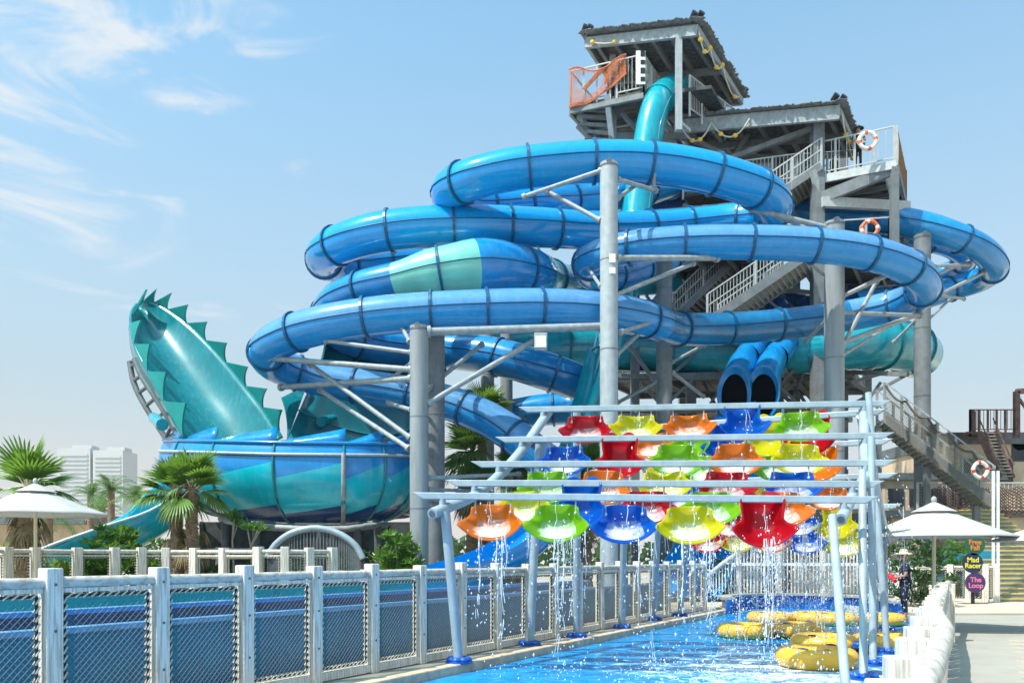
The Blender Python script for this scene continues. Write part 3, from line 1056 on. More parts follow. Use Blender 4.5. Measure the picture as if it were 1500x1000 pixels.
# ladder-like steel behind the left rim
fr1 = [P(*q) for q in [(256, 662, 30.6), (232, 625, 30.8), (210, 590, 31), (196, 560, 31.2), (190, 530, 31.4)]]
fr2 = [P(*q) for q in [(262, 640, 30.2), (245, 610, 30.4), (225, 578, 30.6), (208, 552, 30.8), (197, 526, 31)]]
for q in (fr1, fr2):
    b = MB()
    b.sweep([polyat(q, i / 16) for i in range(17)], .11, 8)
    b.build('support_pipe', M['steel_dk'], t)
for i in range(7):
    s = i / 6.5
    b = MB()
    b.tube(polyat(fr1, s), polyat(fr2, s), .07)
    b.build('rung', M['steel_dk'], t)
b = MB()
b.tube(P(226, 612, 30.2), P(238, 622, 29), .22, cap=True)
b.build('inspection_stub', M['teal'], t)

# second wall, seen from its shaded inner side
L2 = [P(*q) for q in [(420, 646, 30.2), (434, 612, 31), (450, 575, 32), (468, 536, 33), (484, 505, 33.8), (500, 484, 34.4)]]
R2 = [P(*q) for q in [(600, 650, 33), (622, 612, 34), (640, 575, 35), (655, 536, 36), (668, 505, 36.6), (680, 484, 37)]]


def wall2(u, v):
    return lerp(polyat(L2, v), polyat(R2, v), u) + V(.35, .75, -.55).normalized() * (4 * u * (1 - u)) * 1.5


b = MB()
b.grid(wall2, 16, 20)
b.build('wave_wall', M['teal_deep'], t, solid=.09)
fin(L2[2] + V(0, 0, .3), P(412, 583, 31.2), L2[0], 'seagreen')
fin(L2[4], P(476, 505, 33), L2[3], 'seagreen')
for v_ in (.25, .55):
    b = MB()
    b.sweep([wall2(i / 20, v_) + V(0, -.08, .05) for i in range(21)], .035, 5)
    b.build('panel_joint', M['teal'], t)
b = MB()
b.tube(P(470, 618, 31.6), P(492, 612, 33), .2)
b.build('inspection_stub', M['teal'], t)

# bowl: quarter-round trough banded in blue, sea green and navy
ax = [(240, 645, 30.2), (268, 645, 28.6), (315, 646, 27.5), (402, 648, 26.9), (502, 649, 27.0), (560, 650, 27.6), (600, 652, 28.6), (640, 655, 30.2)]
AX = [P(*q) for q in ax]
RB = 1.80
ribs = [.12, .285, .43, .575, .715, .86, 1.0]


def bowl(u, v):
    p = polyat(AX, u)
    q = polyat(AX, min(1, u + .01)) - polyat(AX, max(0, u - .01))
    o = V(q.y, -q.x, 0).normalized()
    ph = -.46 + v * 2.06
    return p - o * (RB * math.cos(.46)) + o * (RB * math.cos(ph)) - Z * (RB * (math.sin(ph) + math.sin(.46)))


def saw(u):
    e = [0] + ribs
    for i in range(len(e) - 1):
        if e[i] <= u < e[i + 1]:
            return (u - e[i]) / (e[i + 1] - e[i])
    return 0


b = MB()
NU = 140
rows = 24
for j in range(rows + 1):
    for i in range(NU + 1):
        u = i / NU
        s_ = saw(u)
        b1 = .33 - .15 * s_          # blue / green border climbs to the right inside each panel
        b2 = .71 - .13 * s_
        if j <= 8:
            v = b1 * j / 8
        elif j <= 16:
            v = b1 + (b2 - b1) * (j - 8) / 8
        else:
            v = b2 + (1 - b2) * (j - 16) / 8
        b.v.append(bowl(u, v))
for j in range(rows):
    for i in range(NU):
        a = j * (NU + 1) + i
        b.f.append((a, a + 1, a + NU + 2, a + NU + 1))
        b.m.append(0 if j < 8 else (1 if j < 16 else 2))
        b.s.append(True)
b.build('bowl', [M['blue_royal'], M['turq'], M['navy']], t)
for r_ in ribs[:-1]:
    b = MB()
    b.sweep([bowl(r_, i / 14) + (bowl(r_, i / 14) - polyat(AX, r_) + Z * .8).normalized() * .03 for i in range(15)], .045, 6)
    b.build('rib', M['seagreen'], t)
for r_ in (.285 - .1, .575, .9):
    b = MB()
    b.sweep([bowl(r_, .1 + .85 * i / 14) + V(0, -.1, 0) for i in range(15)], .075, 8)
    b.build('support_rib', M['steel'], t)
for v_, rr in ((.0, .06), (.115, .055)):
    b = MB()
    b.sweep([bowl(i / 60, v_) + V(0, -.06, 0) for i in range(61)], rr, 6)
    b.build('rim_pipe', M['steel_lt'] if v_ else M['blue_royal'], t)
for i in range(len(ribs) - 1):
    u0, u1 = ribs[i] - .14 if i == 0 else ribs[i - 1], ribs[i]
    b = MB()
    vs = []
    for k in range(9):
        u = lerp(u0, u1, k / 8)
        p = polyat(AX, u)
        vs += [bowl(u, 0) + V(0, .05, 0), p + V(0, .3, .08 + .46 * k / 8)]
    b.add(vs, [(2 * k, 2 * k + 2, 2 * k + 3, 2 * k + 1) for k in range(8)], 0, True)
    b.build('splash_flap', M['blue_royal'], t, solid=.04)
for i in range(24):
    pass
b = MB()
q = [bowl(i / 40, 1.0) + V(0, .25, -.16) for i in range(3, 38)]
b.sweep(q, .12, 8)
b.build('support_pipe', M['steel'], t)
for u in (.1, .3, .5, .7, .88):
    p = bowl(u, 1.0) + V(0, .25, -.2)
    b = MB()
    b.tube(p, V(p.x, p.y + .3, 0), .14)
    b.build('leg', M['steel_dk'], t)
# turquoise exit chute to the left
cl = [(262, 700, 30.5), (240, 722, 30), (215, 748, 29.4), (185, 764, 28.8), (150, 776, 28.2), (110, 792, 27.6), (60, 812, 27)]
pts, rad, _ = spline([(P(*q), 1.05) for q in cl], .3)
b = MB()
b.sweep(pts, 1.0, 16, a0=PI * .92, a1=PI * 2.02)
b.build('exit_chute', M['turq'], t, solid=.07)
fr = frames(pts)
for sd in (1, -1):
    b = MB()
    b.sweep([p + s * sd + u * (.2 if sd < 0 else -.04) for p, tt, s, u in fr], .05, 6)
    b.build('chute_lip', M['whitemetal'], t)

# ---------------------------------------------------------------- supporting columns and their struts
def column(label, px, ytop, d, rpx, struts=(), mat_='column', notch=True, name='support_column', extra=None):
    base = P(px, 816, d)
    top = P(px, ytop, d)
    c = thing(name, label, 'column', (base.x, base.y, .05), 'steel columns carrying the slides')
    r = rpx / F * d
    b = MB()
    b.tube(V(base.x, base.y, .05), V(base.x, base.y, top.z), r, n=20)
    b.tube(V(base.x, base.y, .05), V(base.x, base.y, .12), r * 1.7, n=20)
    b.build('shaft', M[mat_], c)
    b = MB()
    zz = .05
    while zz < top.z - 4:
        zz += R.uniform(2.2, 3.6)
        b.tube(V(base.x, base.y, zz), V(base.x, base.y, zz + .035), r * 1.025, n=20)
    b.build('weld_bands', M['steel_dk' if mat_ == 'towergrey' else 'towergrey'], c)
    if notch:
        b = MB()
        b.tube(V(base.x, base.y, top.z - .14), V(base.x, base.y, top.z - .09), r * 1.05, n=20)
        b.tube(V(base.x - r * .1, base.y - r * 1.01, top.z - .02), V(base.x - r * .1, base.y + r * 1.01, top.z - .02), r * .3, n=10)
        b.build('cap', M['steel_dk'], c)
    for q in struts:
        a, e_ = P(*q[0]), P(*q[1])
        w_ = (q[2] if len(q) > 2 else .11) * .68
        b = MB()
        b.tube(a, e_, w_, n=8)
        for z_ in (a, e_):
            dd = (e_ - a).normalized()
            b.tube(z_ - dd * .06, z_ + dd * .06, w_ * 1.5, n=8)
        b.build('strut', M['steel'], c)
    return c


ca = column('tallest light grey column standing in front of every blue loop', 892, 240, 27.0, 13.2, [((880, 250, 27), (768, 288, 28)), ((878, 322, 27), (803, 281, 28)), ((905, 263, 27), (960, 279, 28.6)), ((958, 279, 28.6), (958, 256, 28.4), .09), ((905, 290, 27), (936, 268, 30)), ((905, 378, 27), (1050, 378, 28.3), .15), ((902, 432, 27), (1015, 386, 28.3)), ((910, 486, 27), (962, 470, 29)), ((903, 520, 27), (945, 480, 29.5)), ((880, 420, 27), (864, 396, 29.5), .09)], mat_='steel_lt', notch=2)
for y0 in (378, 396):
    b = MB()
    p = P(897, y0, 27 - 13.4 / F * 27)
    b.box(p, .2, .012, .28 if y0 < 390 else .2, R.uniform(-.03, .03))
    b.build('notice', M['paper'], ca)
column('grey column in the middle of the left struts, just right of the banded bowl', 614, 478, 26.3, 13.8, [((602, 541, 26.3), (388, 524, 28.5), .14), ((602, 554, 26.3), (412, 567, 29.5), .14), ((600, 640, 26.3), (455, 534, 28.5), .12), ((598, 656, 26.3), (470, 572, 29), .12), ((602, 516, 26.3), (478, 499, 27.4), .1), ((604, 530, 26.3), (575, 553, 28), .09), ((628, 486, 26.3), (890, 478, 27.2), .2), ((628, 590, 26.3), (795, 491, 27.1), .13), ((628, 568, 27.5), (705, 505, 30), .12), ((602, 600, 26.3), (570, 590, 28), .1), ((600, 500, 26.3), (588, 478, 27.1), .1), ((628, 700, 26.4), (760, 694, 29), .1), ((628, 716, 26.4), (720, 720, 30), .09)])
column('darker grey column close behind the column beside the banded bowl', 637, 480, 27.9, 14.5, [], mat_='towergrey')
column('stout grey column with bolted struts under the right front loop', 1222, 326, 29.8, 14.2, [((1210, 333, 29.8), (1100, 306, 30), .15), ((1210, 345, 30), (1140, 318, 30.4), .1), ((1234, 434, 29.8), (1306, 400, 29.2), .12), ((1234, 508, 29.8), (1284, 412, 30), .12), ((1234, 502, 29.8), (1345, 460, 31.5), .14), ((1234, 458, 29.8), (1348, 462, 31.2), .12), ((1234, 520, 29.8), (1305, 476, 32.5), .1), ((1210, 404, 30), (1160, 366, 28.4), .1), ((1210, 470, 30), (1180, 500, 33), .09), ((1212, 612, 30), (1130, 620, 33), .13)])
column('dark grey column left of the zigzag stairs, under the right front loop', 973, 382, 33.2, 11.5, [((985, 500, 33.2), (1035, 500, 32.4), .09), ((985, 530, 33.2), (1032, 505, 32.5), .1), ((985, 545, 33.2), (1030, 580, 35), .1), ((962, 560, 33.2), (905, 590, 34), .09)], mat_='towergrey')
column('tall dark column at the far right, below the outer right loop', 1351, 345, 35.2, 11.5, [((1355, 390, 35.2), (1420, 388, 38), .12), ((1358, 440, 35.2), (1440, 400, 38.5), .12), ((1358, 408, 35.2), (1425, 380, 39), .1), ((1340, 470, 35.2), (1310, 500, 36), .09), ((1362, 430, 35.2), (1412, 438, 41), .1), ((1358, 470, 35.2), (1390, 440, 40), .09)], mat_='towergrey')
column('grey column half hidden behind the second blue loop, left of the mint flare', 633, 360, 33.5, 13, [], mat_='column', notch=False)
column('grey column between the lower blue raft tube and the palm crown', 714, 470, 36.4, 10, [], mat_='column', notch=False)
column('slim grey column behind the mint flared tube', 742, 350, 36.5, 9, [], notch=False)
column('grey column behind the hanging buckets, right of the free-fall chute', 905, 620, 31, 15, [], mat_='towergrey', notch=False)
column('grey column behind the buckets on the left, beside the run-out chute', 760, 610, 33, 10, [], mat_='towergrey', notch=False)

fl = thing('flood_light', 'boxy white flood light hanging under the long strut left of the tallest column', 'lamp', P(792, 494, 26.9))
b = MB()
b.box(P(792, 500, 26.7), .42, .3, .5)
b.build('housing', M['steel_lt'], fl, bevel=.02)
b = MB()
b.box(P(792, 502, 26.7) + V(0, -.16, 0), .34, .02, .36)
b.build('lens', M['paper'], fl)

# ---------------------------------------------------------------- the slide tower
E2 = V(.5, .866, 0)
T0 = P(1100, 816, 39)
tw = thing('slide_tower', 'tall grey steel slide tower with zigzag stairs, decks and slatted pavilion roofs', 'tower', (T0.x, T0.y, .05))


def beam(a, c, w_=.2, h=None, m='towergrey', name='beam', par=None):
    b = MB()
    b.bar(a if isinstance(a, Vector) else P(*a), c if isinstance(c, Vector) else P(*c), w_, h)
    return b.build(name, M[m], par or tw)


def slab(name, c0, c1, c2, c3, th=.12, m='towerdark', planks=0, par=None):
    """deck through four corners; planks > 0 lays that many boards with gaps"""
    b = MB()
    if planks:
        for i in range(planks):
            u0, u1 = (i + .06) / planks, (i + .94) / planks
            a0, a1 = lerp(c0, c3, u0), lerp(c0, c3, u1)
            d0, d1 = lerp(c1, c2, u0), lerp(c1, c2, u1)
            dz = V(0, 0, th)
            b.add([a0, d0, d1, a1, a0 - dz, d0 - dz, d1 - dz, a1 - dz], [(0, 1, 2, 3), (7, 6, 5, 4), (0, 4, 5, 1), (1, 5, 6, 2), (2, 6, 7, 3), (3, 7, 4, 0)])
    else:
        dz = V(0, 0, th)
        b.add([c0, c1, c2, c3, c0 - dz, c1 - dz, c2 - dz, c3 - dz], [(0, 1, 2, 3), (7, 6, 5, 4), (0, 4, 5, 1), (1, 5, 6, 2), (2, 6, 7, 3), (3, 7, 4, 0)])
    return b.build(name, M[m], par or tw)


def railing(p0, p1, h=1.15, n=None, posts=3, mid=False, m='rail', par=None, bal=True, th=.045):
    """one run of railing as a part: posts, rails, balusters"""
    p0, p1 = Vector(p0), Vector(p1)
    L_ = (p1 - p0).length
    b = MB()
    b.bar(p0 + Z * h, p1 + Z * h, th * 1.2, th * 1.2)
    b.bar(p0 + Z * .12, p1 + Z * .12, th)
    if mid:
        b.bar(p0 + Z * h * .55, p1 + Z * h * .55, th)
    for i in range(posts):
        q = lerp(p0, p1, i / max(1, posts - 1))
        b.bar(q - Z * .25, q + Z * h, th * 1.9)
    if bal:
        k = n or max(2, int(L_ / .17))
        for i in range(1, k):
            q = lerp(p0, p1, i / k)
            b.bar(q + Z * .12, q + Z * h, th * .55)
    return b.build('railing', M[m], par or tw)


def flight(p0, p1, width, depth, steps, par=None, m='towergrey', rail=True, mid=True):
    """stair flight: p0 low end, p1 high end of the near stringer; width runs to the far side"""
    p0, p1 = Vector(p0), Vector(p1)
    far_ = width
    par = par or tw
    for k, q in enumerate((V(0, 0, 0), far_)):
        b = MB()
        b.bar(p0 + q, p1 + q, .1, depth)
        b.build('stringer', M[m], par)
    b = MB()
    hd = V(p1.x - p0.x, p1.y - p0.y, 0).normalized()
    for i in range(steps):
        c = lerp(p0, p1, (i + .5) / steps) + far_ / 2 + Z * .02
        b.obox(c, hd * .15, far_ / 2 * .96, Z * .025)
        b.obox(c + hd * .12 - Z * .09, hd * .01, far_ / 2 * .96, Z * .08)
    b.build('treads', M['step'], par)
    if rail:
        railing(p0 + Z * .1, p1 + Z * .1, 1.15, posts=max(3, int((p1 - p0).length / 1.5)), mid=mid, par=par)
        railing(p0 + far_ + Z * .1, p1 + far_ + Z * .1, 1.15, posts=3, mid=mid, par=par)


# legs
for (px, d, yt, w_) in [(1197, 37.3, 168, .5), (1206, 38, 370, .42), (1012, 40.5, 180, .45), (1075, 43, 165, .4), (1140, 41, 190, .42), (930, 39.5, 200, .4), (1235, 42, 200, .38), (1090, 39.5, 300, .36), (1165, 44, 180, .4), (1000, 45, 190, .4), (1270, 44, 250, .36)]:
    p, q = P(px, yt, d), P(px, 816, d)
    beam(V(q.x, q.y, .05), p, w_, name='leg', m='towergrey')
beam((897, 150, 38.4), (897, 290, 38.4), .34, m='towergrey', name='leg')
beam((994, 52, 36.4), (994, 192, 36.4), .27, m='steel_lt', name='roof_post')
beam((897, 66, 39.2), (897, 150, 39.2), .3, m='rail', name='roof_post')
beam((1052, 120, 41.5), (1052, 200, 41.5), .3, m='towergrey', name='roof_post')
beam((1310, 246, 36), (1310, 362, 36), .3, m='towergrey', name='deck_post')
beam((1326, 296, 38), (1326, 356, 38), .24, m='towergrey', name='deck_post')

# decks: top, main, lower levels
zt = 22.7
D0 = V(2.72, 38.3, zt)
D1 = V(5.95, 37.0, zt)
slab('top_deck', D0, D1, D1 + E2 * 6.5, D0 + E2 * 5.5, .16, 'towerdark', 16)
slab('top_deck', V(6.3, 37.2, zt), V(8.9, 36.6, zt), V(8.9, 36.6, zt) + E2 * 6.5, V(6.3, 37.2, zt) + E2 * 6.5, .16, 'towerdark', 16)
for u in (0, .33, .66, 1):
    beam(lerp(D0, D0 + E2 * 5.5, u) - Z * .28, lerp(D1, D1 + E2 * 6.5, u) - Z * .28, .16, .24)
beam(D0 - Z * .3, D0 + E2 * 5.5 - Z * .3, .14, .3)
beam(D1 - Z * .3, D1 + E2 * 6.5 - Z * .3, .14, .3)
# stepped underside below the balcony, brackets
for k in range(6):
    a = P(842 + k * 4.0, 160 + k * 11, 38.3 + .1 * k)
    c = P(893, 162 + k * 11, 38.3)
    beam(a, c, .12, .16)
    beam(a, a + E2 * 3, .12, .16)
beam((845, 152, 38.3), (868, 212, 38.8), .2, .24)
beam((889, 140, 37.6), (897, 205, 38.4), .24, .24, 'rail')
beam((845, 185, 38.5), (875, 215, 38.6), .14)
beam((910, 165, 38), (945, 205, 38.6), .16)
beam((900, 200, 38.6), (1010, 200, 38.6), .2, .3)
beam((905, 240, 39), (1010, 235, 40), .2, .3)
beam((960, 168, 38.6), (1000, 205, 38.6), .14)
zm = 19.0
G0, G1 = V(13.9, 37.4, zm), V(16.85, 35.9, zm)
slab('main_deck', G0, G1, G1 + E2 * 5, G0 + E2 * 6, .12, 'towerdark', 14)
slab('main_deck', V(8.2, 39.3, zm), V(13.7, 37.6, zm), V(13.7, 37.6, zm) + E2 * 7, V(8.2, 39.3, zm) + E2 * 7, .12, 'towerdark', 12)
beam(G0 - Z * .2, G1 - Z * .2, .12, .36, 'rail')
beam(G1 - Z * .2, G1 + E2 * 5 - Z * .2, .14, .36)
for u in (.2, .4, .6, .8, 1):
    beam(G0 + E2 * 5 * u - Z * .28, G1 + E2 * 5 * u - Z * .28, .12, .22)
beam((1200, 292, 37.2), (1305, 250, 36.2), .26, .5, 'towergrey')
beam((1190, 250, 37), (1205, 300, 37.3), .22, .26, 'rail')
beam((1204, 296, 37), (1332, 303, 37.6), .24, .44, 'rail')
beam((1300, 262, 36.1), (1310, 300, 36.1), .14)
beam((1200, 270, 38), (1300, 262, 39), .14, .2)
beam((1200, 282, 38), (1300, 280, 39), .14, .2)
# lower decks
for (y, d0, x0, x1, dd, pl) in [(308, 38.4, 945, 1130, 6.5, 0), (366, 37.6, 1165, 1318, 5.5, 10), (378, 38.6, 930, 1110, 6.5, 12), (470, 39, 900, 1215, 6, 12), (548, 40, 880, 1250, 5, 10), (596, 40.4, 900, 1230, 4, 0)]:
    a, c = P(x0, y, d0), P(x1, y, d0 - 1.2)
    c.z = a.z
    slab('lower_deck', a, c, c + E2 * dd, a + E2 * dd, .12, 'towerdark', pl)
    beam(a - Z * .2, c - Z * .2, .16, .34, 'towergrey')
    beam(a + E2 * dd - Z * .2, c + E2 * dd - Z * .2, .16, .34, 'towergrey')
    for u in (0, .25, .5, .75, 1):
        beam(lerp(a, c, u) - Z * .26, lerp(a, c, u) + E2 * dd - Z * .26, .12, .22)
# blue corrugated panels inside the tower
for (x0, x1, y0, y1, d) in [(945, 1010, 268, 308, 41), (1075, 1130, 262, 300, 44)]:
    b = MB()
    a, c = P(x0, y1, d), P(x1, y1, d)
    hh = (y1 - y0) / F * d
    k = 18
    for i in range(k):
        b.bar(lerp(a, c, (i + .5) / k) + V(0, .04 * (i % 2), 0), lerp(a, c, (i + .5) / k) + V(0, .04 * (i % 2), hh), (c - a).length / k * 1.01, .06)
    b.build('panel', M['container'], tw)
for (x0, x1, y0, y1, d) in [(1010, 1190, 236, 300, 44.5), (985, 1112, 398, 466, 44), (1108, 1212, 484, 560, 44), (905, 1000, 492, 546, 43.5), (1120, 1215, 330, 372, 44.5)]:  # dark boards added to deepen the shade inside the tower
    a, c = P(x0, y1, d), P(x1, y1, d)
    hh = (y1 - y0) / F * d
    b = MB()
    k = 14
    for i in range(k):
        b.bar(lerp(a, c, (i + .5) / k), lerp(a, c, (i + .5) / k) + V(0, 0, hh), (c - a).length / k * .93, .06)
    b.build('shade_panel', M['towerdark'], tw)
# braces
for a, c, w_ in [((1000, 300, 39), (1090, 345, 39), .14), ((1090, 300, 39), (1010, 345, 39), .14), ((940, 380, 38.6), (1000, 470, 38.8), .16), ((1000, 385, 38.6), (935, 470, 38.8), .16), ((1110, 480, 39), (1200, 546, 39), .16), ((1200, 480, 39), (1110, 546, 39), .16),
                 ((985, 480, 39), (1060, 548, 39.5), .15), ((1060, 480, 39), (985, 548, 39.5), .15), ((905, 482, 38.4), (960, 560, 38.6), .15), ((1015, 556, 39.5), (940, 625, 39.5), .16), ((940, 560, 39.5), (1010, 640, 39.5), .16), ((1110, 600, 39), (1190, 545, 39), .15), ((1125, 560, 39.5), (1195, 620, 39.5), .15),
                 ((1215, 545, 38), (1275, 575, 38.5), .15), ((1245, 560, 38), (1300, 545, 38.5), .15), ((1215, 610, 38.5), (1335, 545, 36), .12), ((1245, 545, 38.5), (1330, 548, 36), .2), ((870, 548, 39), (965, 552, 39), .18), ((880, 602, 39), (960, 560, 39), .14), ((1205, 392, 38), (1300, 372, 38), .14), ((1150, 300, 39), (1195, 350, 38), .2), ((1010, 420, 40), (1075, 380, 40), .16), ((1255, 610, 37), (1290, 560, 37), .12)]:
    beam(a, c, w_, name='brace', m='towergrey')

LEG = [P(1197, 816, 37.3), P(1090, 816, 39.5), P(1012, 816, 40.5), P(930, 816, 39.5), P(1140, 816, 41), P(1235, 816, 42), P(1075, 816, 43)]
for a_, c_ in ((0, 1), (1, 2), (2, 3), (0, 4), (4, 5), (1, 6), (2, 6)):
    for z0_, z1_ in ((.6, 4.2), (4.2, 7.8), (7.8, 11.4), (11.4, 15.0)):
        p_, q_ = LEG[a_], LEG[c_]
        beam(V(p_.x, p_.y, z1_), V(q_.x, q_.y, z1_), .14, .2, 'towergrey', 'beam')
        if R.random() < .8:
            beam(V(p_.x, p_.y, z0_), V(q_.x, q_.y, z1_), .11, .11, 'towergrey', 'brace')
        if R.random() < .5:
            beam(V(p_.x, p_.y, z1_), V(q_.x, q_.y, z0_), .11, .11, 'towergrey', 'brace')

# stairs
flight(P(1118, 300, 37.6), P(1203, 243, 37.0), E2 * 1.6, .34, 13)
flight(P(1036, 472, 36.6), P(1178, 376, 36.0), E2 * 1.7, .4, 20)
flight(P(1120, 376, 38.4), P(1040, 312, 38.4), E2 * 1.5, .34, 14, rail=False)
flight(P(1150, 545, 37.6), P(1040, 474, 37.6), E2 * 1.5, .34, 16, rail=False)
flight(P(985, 470, 39), P(1075, 382, 39.2), E2 * 1.5, .3, 16)
# railings
railing(G0, lerp(G0, G1, .97), 1.5, posts=5, n=10)
railing(G1, G1 + E2 * 4.8, 1.5, posts=4)
railing(G0 + E2 * 5.8, G1 + E2 * 4.8, 1.5, posts=4)
railing(V(8.2, 39.3, zm), V(13.4, 37.7, zm), 1.2, posts=5)
railing(P(1150, 365, 37.8), P(1232, 366, 37.0), 1.15, posts=3)
railing(P(1234, 362, 36.6), P(1303, 358, 36.4), 1.2, posts=3, n=2)
railing(P(1303, 358, 36.4), P(1303, 358, 36.4) + E2 * 3.5, 1.2, posts=3)
railing(D0 + V(.02, .02, 0), lerp(D0, D1, .55), 1.6, posts=4, n=3)
railing(lerp(D0, D1, .64), D1, 1.6, posts=2, n=7)
railing(D1, D1 + E2 * 5, 1.6, posts=6)
railing(D0, D0 + E2 * 5, 1.6, posts=4)
railing(V(8.0, 36.9, zt - 1.0), V(8.9, 36.6, zt - .3) + E2 * 6.0, 1.6, posts=6)
railing(V(6.0, 40.6, zt), V(9.4, 40.2, zt), 1.3, posts=4)
beam((994, 178, 36.4), (1010, 192, 37.2), .14, name='brace', m='rail')
# notice board with pictograms on the top deck
b = MB()
b.box(D1 + V(-.15, -.08, .95), .42, .05, 1.5)
b.build('notice_board', M['paper'], tw)
for k in range(4):
    b = MB()
    b.box(D1 + V(-.06, -.115, .42 + .38 * k), .2, .012, .26 if k % 2 else .2)
    b.build('pictogram', M['black'], tw)


def roof(name, FL, FR, BR, BL, rafters, planks, fascia, par=None):
    r = par or tw
    b = MB()
    for i in range(planks):
        u0, u1 = (i + .08) / planks, (i + .92) / planks
        a0, a1 = lerp(FL, BL, u0), lerp(FL, BL, u1)
        c0, c1 = lerp(FR, BR, u0), lerp(FR, BR, u1)
        dz = V(0, 0, .1)
        b.add([a0, c0, c1, a1, a0 - dz, c0 - dz, c1 - dz, a1 - dz], [(0, 1, 2, 3), (7, 6, 5, 4), (0, 4, 5, 1), (1, 5, 6, 2), (2, 6, 7, 3), (3, 7, 4, 0)])
    b.build(name + '_planks', M['roofplank'], r)
    b = MB()
    # ragged thatch-like edge and top sheet
    dz = V(0, 0, .06)
    up = V(0, 0, .02)
    n1 = (FL - BL).normalized() * .25
    n2 = (FR - FL).normalized() * .2
    q = [FL + n1 - n2 + up, FR + n1 + n2 + up, BR - n1 + n2 + up, BL - n1 - n2 + up]
    b.add(q + [x + dz for x in q], [(0, 1, 2, 3), (7, 6, 5, 4), (0, 4, 5, 1), (1, 5, 6, 2), (2, 6, 7, 3), (3, 7, 4, 0)])
    for s_, e_ in ((0, 1), (1, 2)):
        k = 46
        for i in range(k):
            p = lerp(q[s_], q[e_], (i + R.uniform(.2, .8)) / k)
            b.box(p + V(0, 0, .03), R.uniform(.1, .4), R.uniform(.1, .4), R.uniform(.015, .035), R.uniform(0, 3))
    b.build(name + '_covering', M['roofgrey'], r)
    for i in range(rafters):
        u = (i + .5) / rafters
        beam(lerp(FL, FR, u) - Z * .24, lerp(BL, BR, u) - Z * .24, .16, .24, 'towergrey', 'rafter', r)
    beam(FL - Z * .34, FR - Z * .34, .16, fascia, 'steel', 'fascia', r)
    beam(FR - Z * .3, BR - Z * .3, .14, .3, 'steel', 'fascia', r)
    beam(FL - Z * .3, BL - Z * .3, .14, .3, 'steel', 'fascia', r)
    beam(BL - Z * .3, BR - Z * .3, .14, .3, 'steel', 'fascia', r)
    beam(lerp(FL, BL, .5) - Z * .4, lerp(FR, BR, .5) - Z * .4, .16, .3, 'towergrey', 'purlin', r)


fl_, fr_, br_ = P(858, 53, 38.1), P(1022, 34, 36), P(1087, 141, 41.5)
roof('top_roof', fl_, fr_, br_, fl_ + br_ - fr_ + V(-.6, 0, -.1), 6, 26, .46)
fl2, fr2, br2 = P(988, 176, 38.6), P(1230, 154, 36.4), P(1256, 216, 40.5)
roof('lower_roof', fl2, fr2, br2, fl2 + br2 - fr2, 7, 22, .62)
b = MB()
q = [fl2 + V(0, .1, .14), fr2 + V(-.1, .1, .14), fr2 + V(-.6, 1.6, .62), lerp(fl2, fr2, .5) + V(0, 1.8, .72), fl2 + V(.5, 1.5, .3)]
b.add(q, [(0, 1, 2, 3, 4)])
b.build('roof_sheet', M['steel_lt'], tw, solid=.06)
for a, c in (((1000, 196, 39), (1100, 250, 39)), ((1100, 190, 39.5), (1060, 250, 39)), ((1070, 232, 38.6), (1192, 188, 37.4)), ((1120, 205, 39.5), (1165, 240, 39.5)), ((1000, 235, 40), (1130, 230, 40))):
    beam(a, c, .22, name='brace', m='towergrey')


# rope garlands with yellow floats
def garland(label, pts, floats, sag=.4):
    g = thing('float_garland', label, 'garland', pts[0])
    path = []
    for i in range(len(pts) - 1):
        for k in range(9):
            u = k / 8
            path.append(lerp(pts[i], pts[i + 1], u) - Z * (sag * 4 * u * (1 - u)))
    b = MB()
    b.sweep(path, .035, 6)
    b.build('rope', M['rope'], g)
    for k in floats:
        p = path[int(k * (len(path) - 1))]
        b = MB()
        b.ball(p, .12, .1, .1, 10, 6)
        b.build('float', M['yfloat'], g)


garland('rope garland with yellow floats looped along the lower pavilion fascia', [P(998, 186, 38.2), P(1042, 180, 37.8), P(1098, 174, 37.4)], (.22, .34, .7, .85), .75)
garland('rope garland with yellow floats hanging from the right edge of the top roof', [P(1024, 48, 35.9), P(1040, 70, 36.9), P(1058, 95, 38.2), P(1082, 142, 40.6)], (.05, .18, .36, .5, .7, .95), .5)
garland('rope garland with two yellow floats under the left end of the top roof fascia', [P(868, 62, 37.8), P(905, 60, 37.4)], (.12, .95), .1)
garland('rope garland with yellow floats down the right edge of the lower pavilion roof', [P(1234, 168, 36.4), P(1242, 200, 37.5), P(1250, 232, 39)], (.3, .6, .95), .3)


def spot(label, p):
    s_ = thing('spot_light', label, 'lamp', p, 'small black spot lights on the pavilion roofs')
    b = MB()
    b.tube(p, p + V(0, 0, .16), .03)
    b.build('bracket', M['black'], s_)
    b = MB()
    b.tube(p + V(-.05, .08, .18), p + V(.08, -.16, .36), .12, .15, 10)
    b.build('head', M['black'], s_)


for lb, q in (('left of two small black spot lights on the peak of the top roof', (1015, 33, 36)), ('right of two small black spot lights on the peak of the top roof', (1025, 33, 36.2)), ('left of two small black spot lights on the far left tip of the top roof', (856, 52, 38)), ('right of two small black spot lights on the far left tip of the top roof', (863, 52, 38)), ('left of two small black spot lights on the lower pavilion roof corner', (1222, 153, 36.4)), ('right of two small black spot lights on the lower pavilion roof corner', (1233, 155, 36.6)), ('small black spot light on the lowest right corner of the top roof', (1090, 142, 41.5))):
    spot(lb, P(*q))


# orange net draped on the balcony
net = thing('orange_net', 'orange rope net draped in swags over the top balcony railing', 'net', D0)
b = MB()


